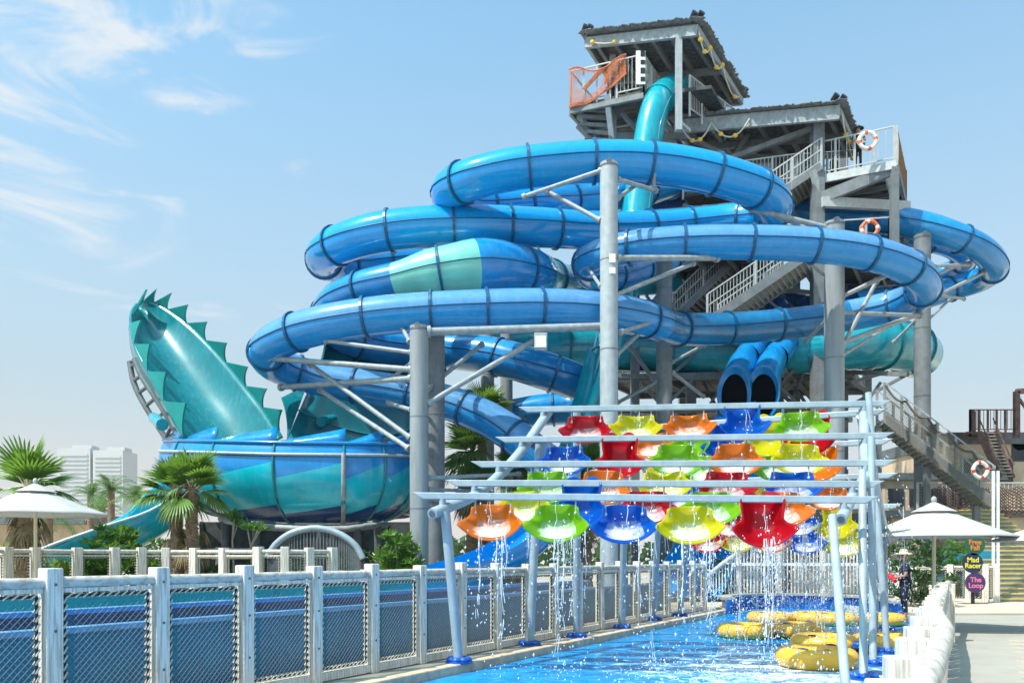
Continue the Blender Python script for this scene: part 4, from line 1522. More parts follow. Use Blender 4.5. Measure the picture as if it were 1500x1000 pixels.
def netp(u, v):
    a, c = D0 + V(-.06, -.12, 0), lerp(D0, D1, .78) + V(-.06, -.12, 0)
    top = 1.62 + .12 * math.sin(u * 9) - .25 * math.sin(PI * u)
    bot = -.15 + (1.5 * max(0, u - .3) ** 1.3)
    p = lerp(a, c, u)
    return V(p.x, p.y - .05 * math.sin(u * 15 + v * 6), p.z + lerp(top, bot, v))


def hole(u, v):
    return (u - .38) ** 2 / .055 + (v - .38) ** 2 / .11 < 1


nu, nv = 26, 15
for i in range(nu + 1):
    for j in range(nv):
        for (i2, j2) in ((i + 1, j + 1), (i - 1, j + 1)):
            if 0 <= i2 <= nu and not hole(i / nu, j / nv):
                b.tube(netp(i / nu, j / nv), netp(i2 / nu, j2 / nv), .012, n=3, cap=False)
for k in range(3):
    for i in range(nu):
        b.tube(netp(i / nu, 1 - .03 * k), netp((i + 1) / nu, 1 - .03 * k), .03, n=4, cap=False)
        if k < 1:
            b.tube(netp(i / nu, 0), netp((i + 1) / nu, 0), .04, n=4, cap=False)
for k in range(5):
    b.tube(netp(.22 + .02 * k, .6), netp(.52 + .03 * k, .02), .03, n=4)
b.build('netting', M['orange_net'], net)
net2 = thing('orange_net', 'brownish orange rope net hung down the right end of the main deck railing', 'net', G1)
b = MB()
for i in range(12):
    for j in range(10):
        for di in (1, -1):
            if 0 <= i + di <= 12:
                fn = lambda a, c: G1 + V(.1, 0, 0) + E2 * (4 * a / 12) + Z * (1.1 - .12 * c)
                b.tube(fn(i, j), fn(i + di, j + 1), .009, n=3, cap=False)
b.build('netting', M['brownwood'], net2)


def lifebuoy(label, p, axis, Rr, main, alt, par=None):
    l_ = thing('lifebuoy', label, 'lifebuoy', p)
    b = MB()
    b.torus(p, axis, Rr, Rr * .24, 48, 12, mf=lambda i: 1 if (i + 3) % 12 < 3 else 0)
    b.build('ring', [M[main], M[alt]], l_)
    b = MB()
    ax = Vector(axis).normalized()
    s = ax.cross(Z).normalized()
    n = 32
    pts = [p + (s * math.cos(2 * PI * i / n) + Z * math.sin(2 * PI * i / n)) * (Rr * (1.26 + .07 * math.cos(4 * 2 * PI * i / n))) for i in range(n + 1)]
    b.sweep(pts, Rr * .035, 5)
    b.build('grab_line', M['rope'], l_)


lifebuoy('white lifebuoy with orange bands on the upper deck railing, in front of a person', P(1271, 206, 35.8), (.1, 1, 0), .35, 'ring_w', 'ring_o')
lifebuoy('orange lifebuoy with white bands on the lower deck railing', P(1274, 335, 36.1), (.1, 1, 0), .33, 'ring_o', 'ring_w')

# ---------------------------------------------------------------- bucket racks over the river
def strut_tube(b, a, c, r, n=12):
    b.tube(a, c, r, n=n)


def frame_rack(label, lefts, rights, name='water_rack'):
    """lefts/rights: beam end points row by row"""
    r = thing(name, label, 'rack', (lefts[0].x, lefts[0].y, 0))
    for a, c in zip(lefts, rights):
        b = MB()
        d = (c - a).normalized()
        # square hollow beam with slanted ends
        u, s = Z, V(d.y, -d.x, 0)
        w_, h = .048, .052
        vs = [a - d * .18 + s * w_ + u * h, a - d * .18 - s * w_ + u * h, a + s * w_ - u * h, a - s * w_ - u * h,
              c + d * .18 + s * w_ + u * h, c + d * .18 - s * w_ + u * h, c + s * w_ - u * h, c - s * w_ - u * h]
        b.add(vs, [(0, 1, 3, 2), (4, 6, 7, 5), (0, 4, 5, 1), (2, 3, 7, 6), (0, 2, 6, 4), (1, 5, 7, 3)])
        b.build('beam', M['rack'], r, bevel=.012)
    for ends, f_ in ((lefts, .045), (rights, -.045)):
        q = []
        other = rights if ends is lefts else lefts
        for a, c in zip(ends, other):
            q.append(lerp(a, c, abs(f_)) - Z * .2)
        q = [q[0] + (q[0] - q[1]) * .3] + q + [q[-1] + (q[-1] - q[-2]) * .3]
        b = MB()
        b.sweep([polyat(q, i / 30) for i in range(31)], .085, 14, cap=True)
        b.build('side_rail', M['rack'], r)
        for i in range(1, len(q) - 1):
            b = MB()
            b.tube(q[i] + Z * .05, q[i] + Z * .17, .05)
            b.build('bracket', M['rack'], r)
        b = MB()
        b.tube(q[0], q[0] + (q[0] - q[1]).normalized() * .012, .05, n=12)
        b.build('end_plug', M['steel_dk'], r)
    return r


def leg(r, foot, top, rad=.075):
    b = MB()
    b.tube(foot, top, rad, n=12)
    b.build('leg', M['rack'], r)
    b = MB()
    b.tube(V(foot.x, foot.y, 0), V(foot.x, foot.y, .03), .21, n=10)
    for k in range(7):
        a = k * 2 * PI / 7
        b.ball(V(foot.x + .13 * math.cos(a), foot.y + .13 * math.sin(a), .05), .075, .075, .05, 8, 5)
    b.build('base_cover', M['boot'], r)


dl = [12.4, 13.17, 13.8, 14.5, 15.24]
lp = [(621, 726), (669, 707.5), (705, 680), (740, 644), (773, 600)]
rp_ = [(1267, 732), (1277, 709), (1295, 678), (1293, 638), (1290, 591)]
Lf = [P(x, y, d) for (x, y), d in zip(lp, dl)]
Rt = [P(x, y, d - .9) for (x, y), d in zip(rp_, dl)]
rack1 = frame_rack('pale blue grey rack of rising beams over the river, nearer of the two', Lf, Rt)


def dk(px, py):
    d = F * CAMZ / (py - HZ)
    return V((px - 750) / F * d, d, 0)


for (fx_, fy), top in [((672, 970), (652, 748, 12.3)), ((776, 945), (790, 650, 14.6)), ((845, 933), (845, 600, 15.6))]:
    leg(rack1, dk(fx_, fy), P(*top))
for foot, top in [(V(3.74, 9.15, 0), P(1219, 756, 11.2)), (dk(1265, 994), P(1263, 690, 12.2)), (dk(1279, 973), P(1276, 640, 13)), (dk(1300, 956), P(1272, 575, 14.2))]:
    leg(rack1, foot, top, .055)

# second rack, falling away behind the first
ts = [6.9, 7.9, 8.9, 9.9, 10.9]
zs = [4.25, 3.85, 3.3, 2.75, 2.35]
L2f = [S(t, .75, z) for t, z in zip(ts, zs)]
R2t = [S(t, 5.75, z - .08) for t, z in zip(ts, zs)]
rack2 = frame_rack('pale blue grey rack of falling beams, farther of the two, behind hanging buckets', L2f, R2t)
for (fx_, fy), k in (((911, 920), 0), ((958, 908), 2), ((996, 902), 4)):
    f_ = dk(fx_, fy)
    leg(rack2, f_, lerp(L2f[k], R2t[k], .05) - Z * .2)
for k in (0, 2, 4):
    leg(rack2, V(R2t[k].x - .2, R2t[k].y + .1, 0), lerp(R2t[k], L2f[k], .05) - Z * .2, .055)


# ---------------------------------------------------------------- buckets
def scoop(u, v, typ):
    """u -1..1 across, v 0..1 from the back edge down and out to the lip; pivot at the origin"""
    au = abs(u)
    fl = sm01(.3, .95, v)
    w_ = .325 + .03 * v + .145 * fl
    if typ:
        w_ = .30 + .02 * math.cos(v * 6) + .15 * fl
    x = w_ * u
    z = -.03 - .44 * v ** .92 - .15 * (1 - u * u) * fl + .085 * au ** 3 * fl
    y = .2 * (1 - u * u) * (1 - .35 * v) - .08 * au ** 4 - .30 * sm01(.5, 1.0, v) ** 1.3 * (1 - .25 * u * u)
    if not typ:
        z -= .07 * au ** 5 * (1 - sm01(0, .35, v))
    if typ:
        top = 1 - sm01(0, .4, v)
        z += .13 * top + .10 * top * (1 - (2 * au - 1) ** 2) - .05 * top * au ** 4
        z *= 1.06
    return V(x, y, z)


def bucket_mesh(col, typ):
    b = MB()
    b.grid(lambda a, v: scoop(2 * a - 1, v, typ), 22, 20)
    return b


bucket_src = {}
SCOOP_GLINT = bpy.data.materials.new('sun glint and foam in scoop')  # white patch paints a sun glint along with foamy water
SCOOP_GLINT.use_nodes = True
pn, pl_ = SCOOP_GLINT.node_tree.nodes, SCOOP_GLINT.node_tree.links
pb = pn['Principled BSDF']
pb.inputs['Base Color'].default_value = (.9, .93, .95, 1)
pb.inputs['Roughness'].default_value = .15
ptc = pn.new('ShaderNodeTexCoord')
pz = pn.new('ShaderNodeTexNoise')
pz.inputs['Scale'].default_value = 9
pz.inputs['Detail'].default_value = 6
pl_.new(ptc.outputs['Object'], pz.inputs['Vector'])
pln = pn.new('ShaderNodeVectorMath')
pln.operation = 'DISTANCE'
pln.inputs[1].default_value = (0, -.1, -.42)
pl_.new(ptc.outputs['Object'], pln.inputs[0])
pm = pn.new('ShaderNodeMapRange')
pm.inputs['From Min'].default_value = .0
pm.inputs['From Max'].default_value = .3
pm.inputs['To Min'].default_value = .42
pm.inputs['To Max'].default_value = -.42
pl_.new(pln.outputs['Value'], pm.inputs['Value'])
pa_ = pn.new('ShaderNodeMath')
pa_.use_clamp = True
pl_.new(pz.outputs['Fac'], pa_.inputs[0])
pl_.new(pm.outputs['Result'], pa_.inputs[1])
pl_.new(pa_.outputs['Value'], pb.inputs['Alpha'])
BW = .96
ords = ['first', 'second', 'third', 'fourth', 'fifth']
rows1 = ['lowest front', 'second lowest', 'middle', 'second highest', 'highest rear']
rows2 = ['highest', 'second highest', 'middle', 'second lowest', 'lowest']
lay1 = [['orange', 'green', 'blue', 'yellow', 'red*'],
        ['yellow', 'blue*', 'red', 'green', 'orange'],
        ['green', 'orange', 'yellow', 'red', 'blue'],
        ['blue', 'red*', 'green', 'orange', 'yellow'],
        ['red', 'yellow', 'orange', 'blue*', 'green']]
lay2 = [['orange', 'green*', 'blue*', 'yellow*', 'red*'],
        ['yellow', 'green', 'blue', 'green', 'orange*'],
        ['blue', 'red', 'yellow', 'orange', 'orange'],
        ['green', 'red', 'yellow', 'blue', 'yellow*'],
        ['red', 'yellow', 'orange', 'blue', 'yellow']]
bucket_pos = []
for rk, (LL, RR, lay, rows) in enumerate(((Lf, Rt, lay1, rows1), (L2f, R2t, lay2, rows2))):
    for i in range(5):
        for j in range(5):
            c = lay[i][j]
            typ = 1 if c.endswith('*') else 0
            cn_ = c.rstrip('*')
            p = lerp(LL[i], RR[i], (.17, .32, .47, .625, .785)[j] + R.uniform(-.006, .006)) - Z * .07
            lab = f"{cn_} translucent {'tipped ' if typ else ''}bucket, {ords[j]} from left, {rows[i]} beam of {'nearer' if rk == 0 else 'farther'} rack"
            rz = math.atan2((RR[i] - LL[i]).y, (RR[i] - LL[i]).x) + R.uniform(-.05, .05)
            key = (cn_, typ)
            bucket_pos.append((p, cn_, typ, rk, i, j))
            if key not in bucket_src:
                t = thing('tipping_bucket', lab, 'bucket', p, 'coloured buckets hanging over the river', 0)
                m = bucket_mesh(cn_, typ)
                m.v = [x * BW + p for x in m.v]
                o = m.build('scoop', BK[cn_], t, solid=.018)
                for sd in (-1, 1):
                    h = MB()
                    h.tube(p + V(.27 * sd, .0, .02), p + V(.27 * sd, .0, -.17), .012, n=6)
                    h.ball(p + V(.27 * sd, -.01, -.17), .028, nu=8, nv=5)
                    h.build('hanger', M['steel_lt'], t)
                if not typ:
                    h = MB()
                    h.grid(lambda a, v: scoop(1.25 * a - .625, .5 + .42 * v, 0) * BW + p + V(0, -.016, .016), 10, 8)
                    h.build('water_glint', SCOOP_GLINT, t)
                t.rotation_euler = (0, 0, rz)
                t.rotation_euler.x = R.uniform(-.08, .08)
                bucket_src[key] = t
            else:
                t = dup(bucket_src[key], p, lab, 'coloured buckets hanging over the river', rz)
                t.rotation_euler.x = R.uniform(-.3, .16)
                t.rotation_euler.y = R.uniform(-.05, .05)

# ---------------------------------------------------------------- water falling from the buckets
wm = bpy.data.materials.new('falling water')
wm.use_nodes = True
n_ = wm.node_tree.nodes['Principled BSDF']
n_.inputs['Base Color'].default_value = (.92, .96, 1, 1)
n_.inputs['Roughness'].default_value = .08
n_.inputs['Transmission Weight'].default_value = .45
n_.inputs['IOR'].default_value = 1.33
b = MB()


def drop(p, r, st=1.0):
    vs = [p + V(0, 0, r * st), p + V(r, 0, 0), p + V(0, r, 0), p + V(-r, 0, 0), p + V(0, -r, 0), p - V(0, 0, r * st)]
    b.add(vs, [(0, 1, 2), (0, 2, 3), (0, 3, 4), (0, 4, 1), (5, 2, 1), (5, 3, 2), (5, 4, 3), (5, 1, 4)], 0, True)


def stream(p, length, w_=.02, k=26):
    q = []
    x, y = 0, 0
    a = R.uniform(0, 6)
    for i in range(k + 1):
        u = i / k
        q.append(p + V(.03 * math.sin(a + u * 9) * u, -.06 * u + .03 * math.cos(a + 7 * u) * u, -length * u))
    # the stream thins and breaks into pieces as it falls
    i = 0
    while i < k - 1:
        ln = R.randint(3, 9) if i < k * .5 else R.randint(2, 4)
        e_ = min(k, i + ln)
        seg = q[i:e_ + 1]
        m_ = len(seg)
        if m_ >= 2:
            b.sweep(seg, [max(.002, w_ * R.uniform(.4, 1.1) * math.sin(PI * (.12 + .76 * z / max(1, m_ - 1))) * (1 - .45 * i / k)) for z in range(m_)], 5)
            if R.random() < .6:
                o_ = V(R.uniform(-.03, .03), R.uniform(-.02, .02), 0)
                b.sweep([x + o_ * (1 + z * .3) for z, x in enumerate(seg)], [w_ * .4 * R.uniform(.5, 1.3) for z in range(m_)], 4)
        i = e_ + (0 if i < k * .35 else R.randint(0, 2))
    if q[-1].z < .6:
        for z in range(16):
            a_ = R.uniform(0, 2 * PI)
            r_ = R.uniform(.02, .3)
            drop(V(q[-1].x + r_ * math.cos(a_), q[-1].y + r_ * math.sin(a_), -.11 + R.uniform(0, .18)), R.uniform(.005, .014), R.uniform(.8, 1.6))
    for i in range(int(30 * length)):
        u = R.random()
        c = q[int(u * k)]
        drop(c + V(R.gauss(0, .05 + .06 * u), R.gauss(0, .05), R.uniform(-.1, .1)), R.uniform(.005, .014), R.uniform(1, 2.2))


for (p, cn_, typ, rk, i, j) in bucket_pos:
    if rk == 0 and i == 0:
        for k in range(4 if j != 2 else 1):
            stream(p + V(R.uniform(-.22, .22), -.32, -.5), R.uniform(.5, 1.9), R.uniform(.008, .02))
    elif R.random() < .55:
        stream(p + V(R.uniform(-.25, .25), -.3, -.52), R.uniform(.5, 2.6), R.uniform(.007, .016))
    # water lying in the scoop trickles off
    if R.random() < .7:
        stream(p + V(R.uniform(-.05, .05), -.1, -.02), .42, .007, 10)
# showers below both racks
for k in range(3400):
    t = R.uniform(.2, 12.5)
    s_ = R.uniform(.8, 6.2)
    if R.random() < .6:
        t = R.uniform(6.0, 12.2)
        s_ = R.uniform(2.2, 6.2)
    zmax = 2.1 if t < 4 or t > 9 else 3.6
    z = R.random() ** 1.2 * zmax
    drop(S(t, s_, z - .1), R.uniform(.005, .017), R.uniform(1, 2.4))
for k in range(46):
    t, s_ = R.uniform(6.5, 11.8), R.uniform(2.4, 6.2)
    stream(S(t, s_, R.uniform(1.5, 2.6)), R.uniform(1.2, 2.4), R.uniform(.006, .012))
for k in range(700):
    c = S(R.gauss(3.4, 2.6), R.gauss(4.2, 1.0), 0)
    if 0 < (c - A0).dot(NR) < 6.2 and c.y > 7:
        drop(V(c.x, c.y, -.12 + abs(R.gauss(0, .12))), R.uniform(.006, .018), R.uniform(.8, 1.5))
o = b.build('falling_water', wm)
tag(o, 'white streams and droplets of water falling from the buckets into the river', 'water', kind='stuff')

# ---------------------------------------------------------------- palms and shrubs
def rvec():
    while True:
        v = V(R.uniform(-1, 1), R.uniform(-1, 1), R.uniform(-1, 1))
        if .05 < v.length < 1:
            return v.normalized()


def fan_leaf(b, base, d, pet, rad, droop=.3, n=17, spread=2.3):
    """petiole then a fan of narrow folded blades"""
    d = d.normalized()
    side = d.cross(Z)
    if side.length < .1:
        side = V(1, 0, 0)
    side.normalize()
    nrm = side.cross(d).normalized()
    tip = base + d * pet - Z * (droop * pet * .35)
    mid = base + d * pet * .5 - Z * (droop * pet * .05)
    b.sweep([base, mid, tip], [.028, .02, .015], 4, m=1)
    d2 = (tip - mid).normalized()
    nrm = side.cross(d2).normalized()
    for i in range(n):
        a = (i / (n - 1) - .5) * spread
        dirn = (d2 * math.cos(a) + side * math.sin(a)).normalized()
        L_ = rad * (.72 + .28 * math.cos(a)) * R.uniform(.9, 1.08)
        w_ = L_ * .034 + .008
        x = dirn.cross(nrm).normalized()
        p0 = tip
        p1 = tip + dirn * L_ * .5 + nrm * (.02 * L_)
        p2 = tip + dirn * L_ * .8 - Z * (droop * L_ * .22)
        p3 = tip + dirn * L_ * .98 - Z * (droop * L_ * R.uniform(.45, .85))
        b.add([p0 - x * w_ * .4, p0 + x * w_ * .4, p1 + x * w_, p1 - x * w_, p2 + x * w_ * .6, p2 - x * w_ * .6, p3, p1 + nrm * w_ * .6], [(0, 1, 2, 7, 3)[:3] + (7,), (0, 7, 3), (7, 2, 4), (3, 7, 5), (7, 4, 5), (5, 4, 6)], 0, False)


def fan_palm(label, px, py, d, ch, crown=1.1, leaves=34, trunk_r=.17, lean=(0, 0), leafm='fan', skirt=0, group=None, blades=17, second=None, gz=.05, up=.0):
    """py = row of the crown centre"""
    base = P(px, HZ, d)
    base.z = gz
    t = thing('palm_tree', label, 'palm tree', base, group)
    tops = [(P(px, py, d), base)]
    if second:
        tops.append((P(second[0], second[1], d + .3), P(second[2], HZ, d + .3)))
        tops[1][1].z = gz
    for top, bs in tops:
        b = MB()
        q = []
        for i in range(25):
            u = i / 24
            p = lerp(bs, top, u) + V(lean[0] * math.sin(PI * u), 0, 0)
            q.append(p)
        b.sweep(q, [trunk_r * (1.25 - .35 * i / 24) * (1.1 if i % 2 else .96) for i in range(25)], 12, cap=True)
        # leaf-base boots up the stem
        for i in range(70):
            u = R.random()
            p = lerp(bs, top, u)
            a = R.uniform(0, 2 * PI)
            o = V(math.cos(a), math.sin(a), 0)
            b.bar(p + o * trunk_r * .9, p + o * trunk_r * 1.25 + Z * .14, .07, .03)
        b.build('trunk', M['trunk'], t)
        b = MB()
        for k in range(leaves):
            el = R.uniform(-.35 - .25 * (1 - up), 1.35) if k > leaves * .3 else R.uniform(.5, 1.45)
            az = R.uniform(0, 2 * PI)
            dr = V(math.cos(az) * math.cos(el), math.sin(az) * math.cos(el), math.sin(el))
            fan_leaf(b, top + V(0, 0, R.uniform(-.15, .15)), dr, crown * R.uniform(.4, .65), crown * R.uniform(.85, 1.15), .12 + .5 * max(0, .5 - el), n=blades)
        b.build('crown', [M[leafm], M['cream' if leafm == 'fan' else 'fan2']], t)
        if skirt:
            b = MB()
            for k in range(skirt):
                az = R.uniform(0, 2 * PI)
                dr = V(math.cos(az) * .5, math.sin(az) * .5, -1)
                fan_leaf(b, top - Z * R.uniform(.1, 1.6) + V(math.cos(az), math.sin(az), 0) * .1, dr, crown * R.uniform(.2, .45), crown * R.uniform(.6, .9), .3, n=11, spread=1.5)
            b.build('dry_skirt', [M['skirt'], M['skirt']], t)
    return t


fan_palm('large bright green fan palm behind the umbrella at the left edge', 42, 718, 24, 0, crown=1.08, leaves=26, trunk_r=.28, up=.6, skirt=12)
fan_palm('fan palm with two stout trunks in front of the banded bowl', 281, 712, 25, 0, crown=.86, leaves=28, trunk_r=.17, second=(257, 722, 262), skirt=9)
fan_palm('dark fan palm with a brown skirt, under the pale blue tube beside the grey column', 692, 662, 32.5, 0, crown=1.15, leaves=40, trunk_r=.22, leafm='fan2', skirt=34)
fan_palm('yellowish fan palm showing above the pale blue tube', 706, 606, 34.5, 0, crown=1.0, leaves=22, trunk_r=.2)
fan_palm('dark fan palm with a thick brown trunk behind the green buckets', 853, 700, 29, 0, crown=1.0, leaves=24, trunk_r=.3, leafm='fan2', skirt=26)
fan_palm('dark fan palm peeping between the buckets and the left side rail', 765, 690, 31, 0, crown=.9, leaves=24, trunk_r=.2, leafm='fan2', skirt=24)


def feather_palm(label, px, py, d, size, group):
    base = P(px, HZ, d)
    base.z = .05
    top = P(px, py, d)
    t = thing('palm_tree', label, 'palm tree', base, group)
    b = MB()
    q = [lerp(base, top, i / 12) for i in range(13)]
    b.sweep(q, [.28 * (1.1 - .2 * i / 12) for i in range(13)], 8)
    b.build('trunk', M['trunk'], t)
    b = MB()
    for k in range(26):
        az = R.uniform(0, 2 * PI)
        el = R.uniform(-.2, 1.3)
        dr = V(math.cos(az) * math.cos(el), math.sin(az) * math.cos(el), math.sin(el))
        pp = [top + dr * (size * i / 8) - Z * (size * .5 * (i / 8) ** 2.2) for i in range(9)]
        sd = dr.cross(Z).normalized() if abs(dr.z) < .99 else V(1, 0, 0)
        for i in range(1, 9):
            for s_ in (1, -1):
                for h in (0, .5):
                    p = lerp(pp[i - 1], pp[i], h)
                    tpt = p + sd * s_ * size * .22 * math.sin(PI * (i + 1) / 11) + (pp[i] - pp[i - 1]) * .9 - Z * size * .05
                    b.add([p, p + (pp[i] - pp[i - 1]) * .35, tpt], [(0, 1, 2)])
    b.build('crown', [M['fan2']], t)


for lb, a in (('far date palm just right of the umbrella tip, the tallest of the distant three', (163, 716, 62, 2.5)), ('far date palm beside the pale hotel, leftmost of the distant three', (133, 724, 66, 2.0)), ('far date palm left of the twin-trunk palm, rightmost of the distant three', (200, 728, 60, 2.1))):
    feather_palm(lb, *a, 'distant date palms')
for lb, a in (('small far date palm low behind the umbrella tip', (150, 745, 70, 1.8)), ('small far date palm low behind the left umbrella pole', (72, 752, 58, 2.2))):
    feather_palm(lb, *a, 'distant date palms')


def leafy(b, c, size, n, L_, up=.3, w_=.32):
    """rosette of pointed oval leaves"""
    for k in range(n):
        d = rvec()
        d.z = abs(d.z) * .8 + up * R.random()
        d.normalize()
        s = d.cross(rvec()).normalized()
        nn = s.cross(d)
        l = L_ * R.uniform(.7, 1.2)
        p = c + d * size * R.random() * .3
        w2 = l * w_ * .5
        b.add([p, p + d * l * .45 + s * w2 - nn * .1 * l, p + d * l * .5 + nn * .03 * l, p + d * l * .45 - s * w2 - nn * .1 * l, p + d * l - nn * .18 * l], [(0, 1, 2), (0, 2, 3), (1, 4, 2), (2, 4, 3)])


def shrub(label, px, d, ybot_z, wid, hei, n, L_, m='leaf', dark='leaf_dk', stems=5, per=11, name='shrub', cat='shrub', w_=.32, trunk=None, ball=False):
    base = P(px, HZ, d)
    base.z = ybot_z
    t = thing(name, label, cat, base)
    b = MB()
    cs = []
    for k in range(n):
        v = rvec()
        rr = R.uniform(.55, 1) if R.random() < .8 else R.uniform(0, .6)
        z = v.z * .5 + .5
        lump = 1 + .22 * math.sin(v.x * 5 + px) * math.cos(v.y * 4 + v.z * 6)
        c = base + V(v.x * wid / 2 * rr * lump, v.y * wid / 2 * rr * lump, (trunk or .1) + z * (hei - (trunk or .1)) * (.5 + .5 * rr))
        cs.append(c)
        leafy(b, c, .12, per, L_, w_=w_)
    b.build('foliage', M[m], t)
    b = MB()
    for k in range(stems):
        c = cs[R.randrange(len(cs))]
        o = base + V(R.uniform(-.1, .1), R.uniform(-.1, .1), 0) * (1 if trunk else wid * 2)
        o.z = ybot_z
        b.tube(o, lerp(o, c, .5) + V(R.uniform(-.1, .1), 0, .1), .035, .025, 6, cap=False)
        b.tube(lerp(o, c, .5) + V(0, 0, .1), c, .025, .012, 6, cap=False)
    b.build('stems', M['bark'], t)
    return t


shrub('flowering green shrub in front of the turquoise exit chute', 172, 25.2, .05, 2.3, 2.5, 130, .3, per=12)
shrub('dense green shrub at the foot of the twin-trunk palm', 228, 25.8, .05, 2.0, 2.1, 120, .26, per=12)
shrub('dark shrub in the shade below the bowl, right of the twin-trunk palm', 305, 27, .05, 1.6, 1.7, 70, .24, m='leaf_dk')
shrub('bright round shrub standing before the column beside the banded bowl', 586, 25.5, .05, 1.5, 2.4, 120, .26, trunk=.6, stems=9, per=12)
shrub('yellow green hedge shrub at the left edge behind the umbrella', 12, 27, .05, 2.6, 2.0, 130, .22, m='leaf_yel')
shrub('dark green hedge shrub right of the left umbrella pole', 92, 28, .05, 2.2, 1.8, 90, .22, m='leaf_dk')
for lb, x, y, d in (('young plumeria with a bare stem, left of two before the dark bowl base', 345, 768, 25.5), ('young plumeria with a bare stem, right of two before the dark bowl base', 372, 776, 25.3)):
    base = P(x, HZ, d)
    base.z = .05
    t = thing('plumeria', lb, 'shrub', base)
    top = P(x, y, d)
    b = MB()
    b.tube(base, top - V(.1, 0, .5), .035, .03, 7)
    tips = [top + V(R.uniform(-.2, .2), R.uniform(-.2, .2), R.uniform(-.15, .2)) for k in range(4)]
    for c in tips:
        b.tube(top - V(.1, 0, .5), c, .028, .02, 6)
    b.build('stem', M['bark'], t)
    b = MB()
    for c in tips:
        leafy(b, c, .05, 12, .32, up=.5)
    b.build('leaves', M['leaf'], t)
shrub('dark shrub with long leaves behind the right umbrella, left of its pole', 1338, 26, .05, 2.4, 2.3, 130, .24, m='leaf_dk')
shrub('leafy shrub in front of the teal hoarding, right of the umbrella pole', 1398, 29.6, .05, 1.7, 2.3, 120, .2, m='leaf')
shrub('small green shrub behind the picket bridge on the left', 1062, 29.5, .05, 1.6, 1.5, 70, .2)
shrub('loose low green shrub left of the flowering shrub, behind the curved fence', 128, 25.6, .05, 1.8, 1.7, 90, .28)
shrub('yellow green low shrub behind the curved fence, under the parasol edge', 85, 25, .05, 1.4, 1.5, 80, .22, m='leaf_yel')
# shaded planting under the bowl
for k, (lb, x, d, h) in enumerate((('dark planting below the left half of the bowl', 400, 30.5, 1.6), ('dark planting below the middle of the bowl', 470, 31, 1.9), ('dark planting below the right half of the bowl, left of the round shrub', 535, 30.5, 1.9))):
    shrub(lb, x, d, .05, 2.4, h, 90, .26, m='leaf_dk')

sw = thing('shade_wall', 'dark shaded service wall standing under the banded bowl', 'wall', P(440, 816, 31.8))  # added dark wall stands in for deep shade below the bowl
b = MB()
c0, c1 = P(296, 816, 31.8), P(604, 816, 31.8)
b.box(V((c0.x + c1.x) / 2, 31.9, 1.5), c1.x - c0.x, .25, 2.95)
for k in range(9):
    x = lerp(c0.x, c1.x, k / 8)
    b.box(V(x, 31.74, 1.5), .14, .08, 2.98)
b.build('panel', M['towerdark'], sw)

# ---------------------------------------------------------------- parasols
def parasol(label, px, py, d, Rr, drop_, pole_m='cream', sides=8):
    apex = P(px, py, d)
    base = V(apex.x, apex.y, 0.05 if d > 23 else 0.0)
    t = thing('parasol', label, 'parasol', base)
    b = MB()
    nn = sides
    for ring_, (r, z) in enumerate(((.0, 0), (.5, -drop_ * .24), (1, -drop_))):
        pass
    def pt(i, u):
        a = 2 * PI * (i + .35) / nn
        sag = .04 * math.sin(PI * u)
        return apex + V(math.cos(a), math.sin(a), 0) * Rr * u - Z * (drop_ * u ** 1.12 + sag)
    b = MB()
    hh = 4
    b.grid(lambda u, v: lerp(pt(int(u * nn * hh + .01) // hh, v), pt(int(u * nn * hh + .01) // hh + 1, v), (int(u * nn * hh + .01) % hh) / hh), nn * hh, 10)
    b.build('canopy', M['canvas'], t, solid=.012)
    b = MB()
    for i in range(nn):
        p, q = apex + (pt(i, .28) - apex) + Z * .07, apex + (pt(i + 1, .28) - apex) + Z * .07
        b.add([apex + Z * .1, p, q], [(0, 1, 2)])
    b.build('vent_cap', M['canvas'], t, solid=.012)
    b = MB()
    b.tube(base, apex + Z * .08, .04, n=12)
    b.build('pole', M[pole_m], t)
    b = MB()
    b.ball(apex + Z * .14, .06, .06, .08)
    b.build('finial', M['steel_lt'], t)
    b = MB()
    for i in range(nn):
        b.tube(apex - Z * drop_ * .75, pt(i, .6) - Z * .03, .012, n=5)
        b.tube(apex - Z * .06, pt(i, .98) - Z * .025, .012, n=5)
    b.build('ribs', M['cream'], t)
    b = MB()
    b.box(base + Z * .04, .6, .6, .08)
    b.build('base_plate', M['steel_dk'], t)


parasol('cream parasol at the left edge under the large fan palm', 52, 713, 20, 1.72, .68)
parasol('cream parasol beside the walkway signs, in front of the dark column', 1368, 741, 18, 1.62, .68)
parasol('cream parasol cut off by the right edge of the picture', 1548, 758, 17.5, 1.3, .5)

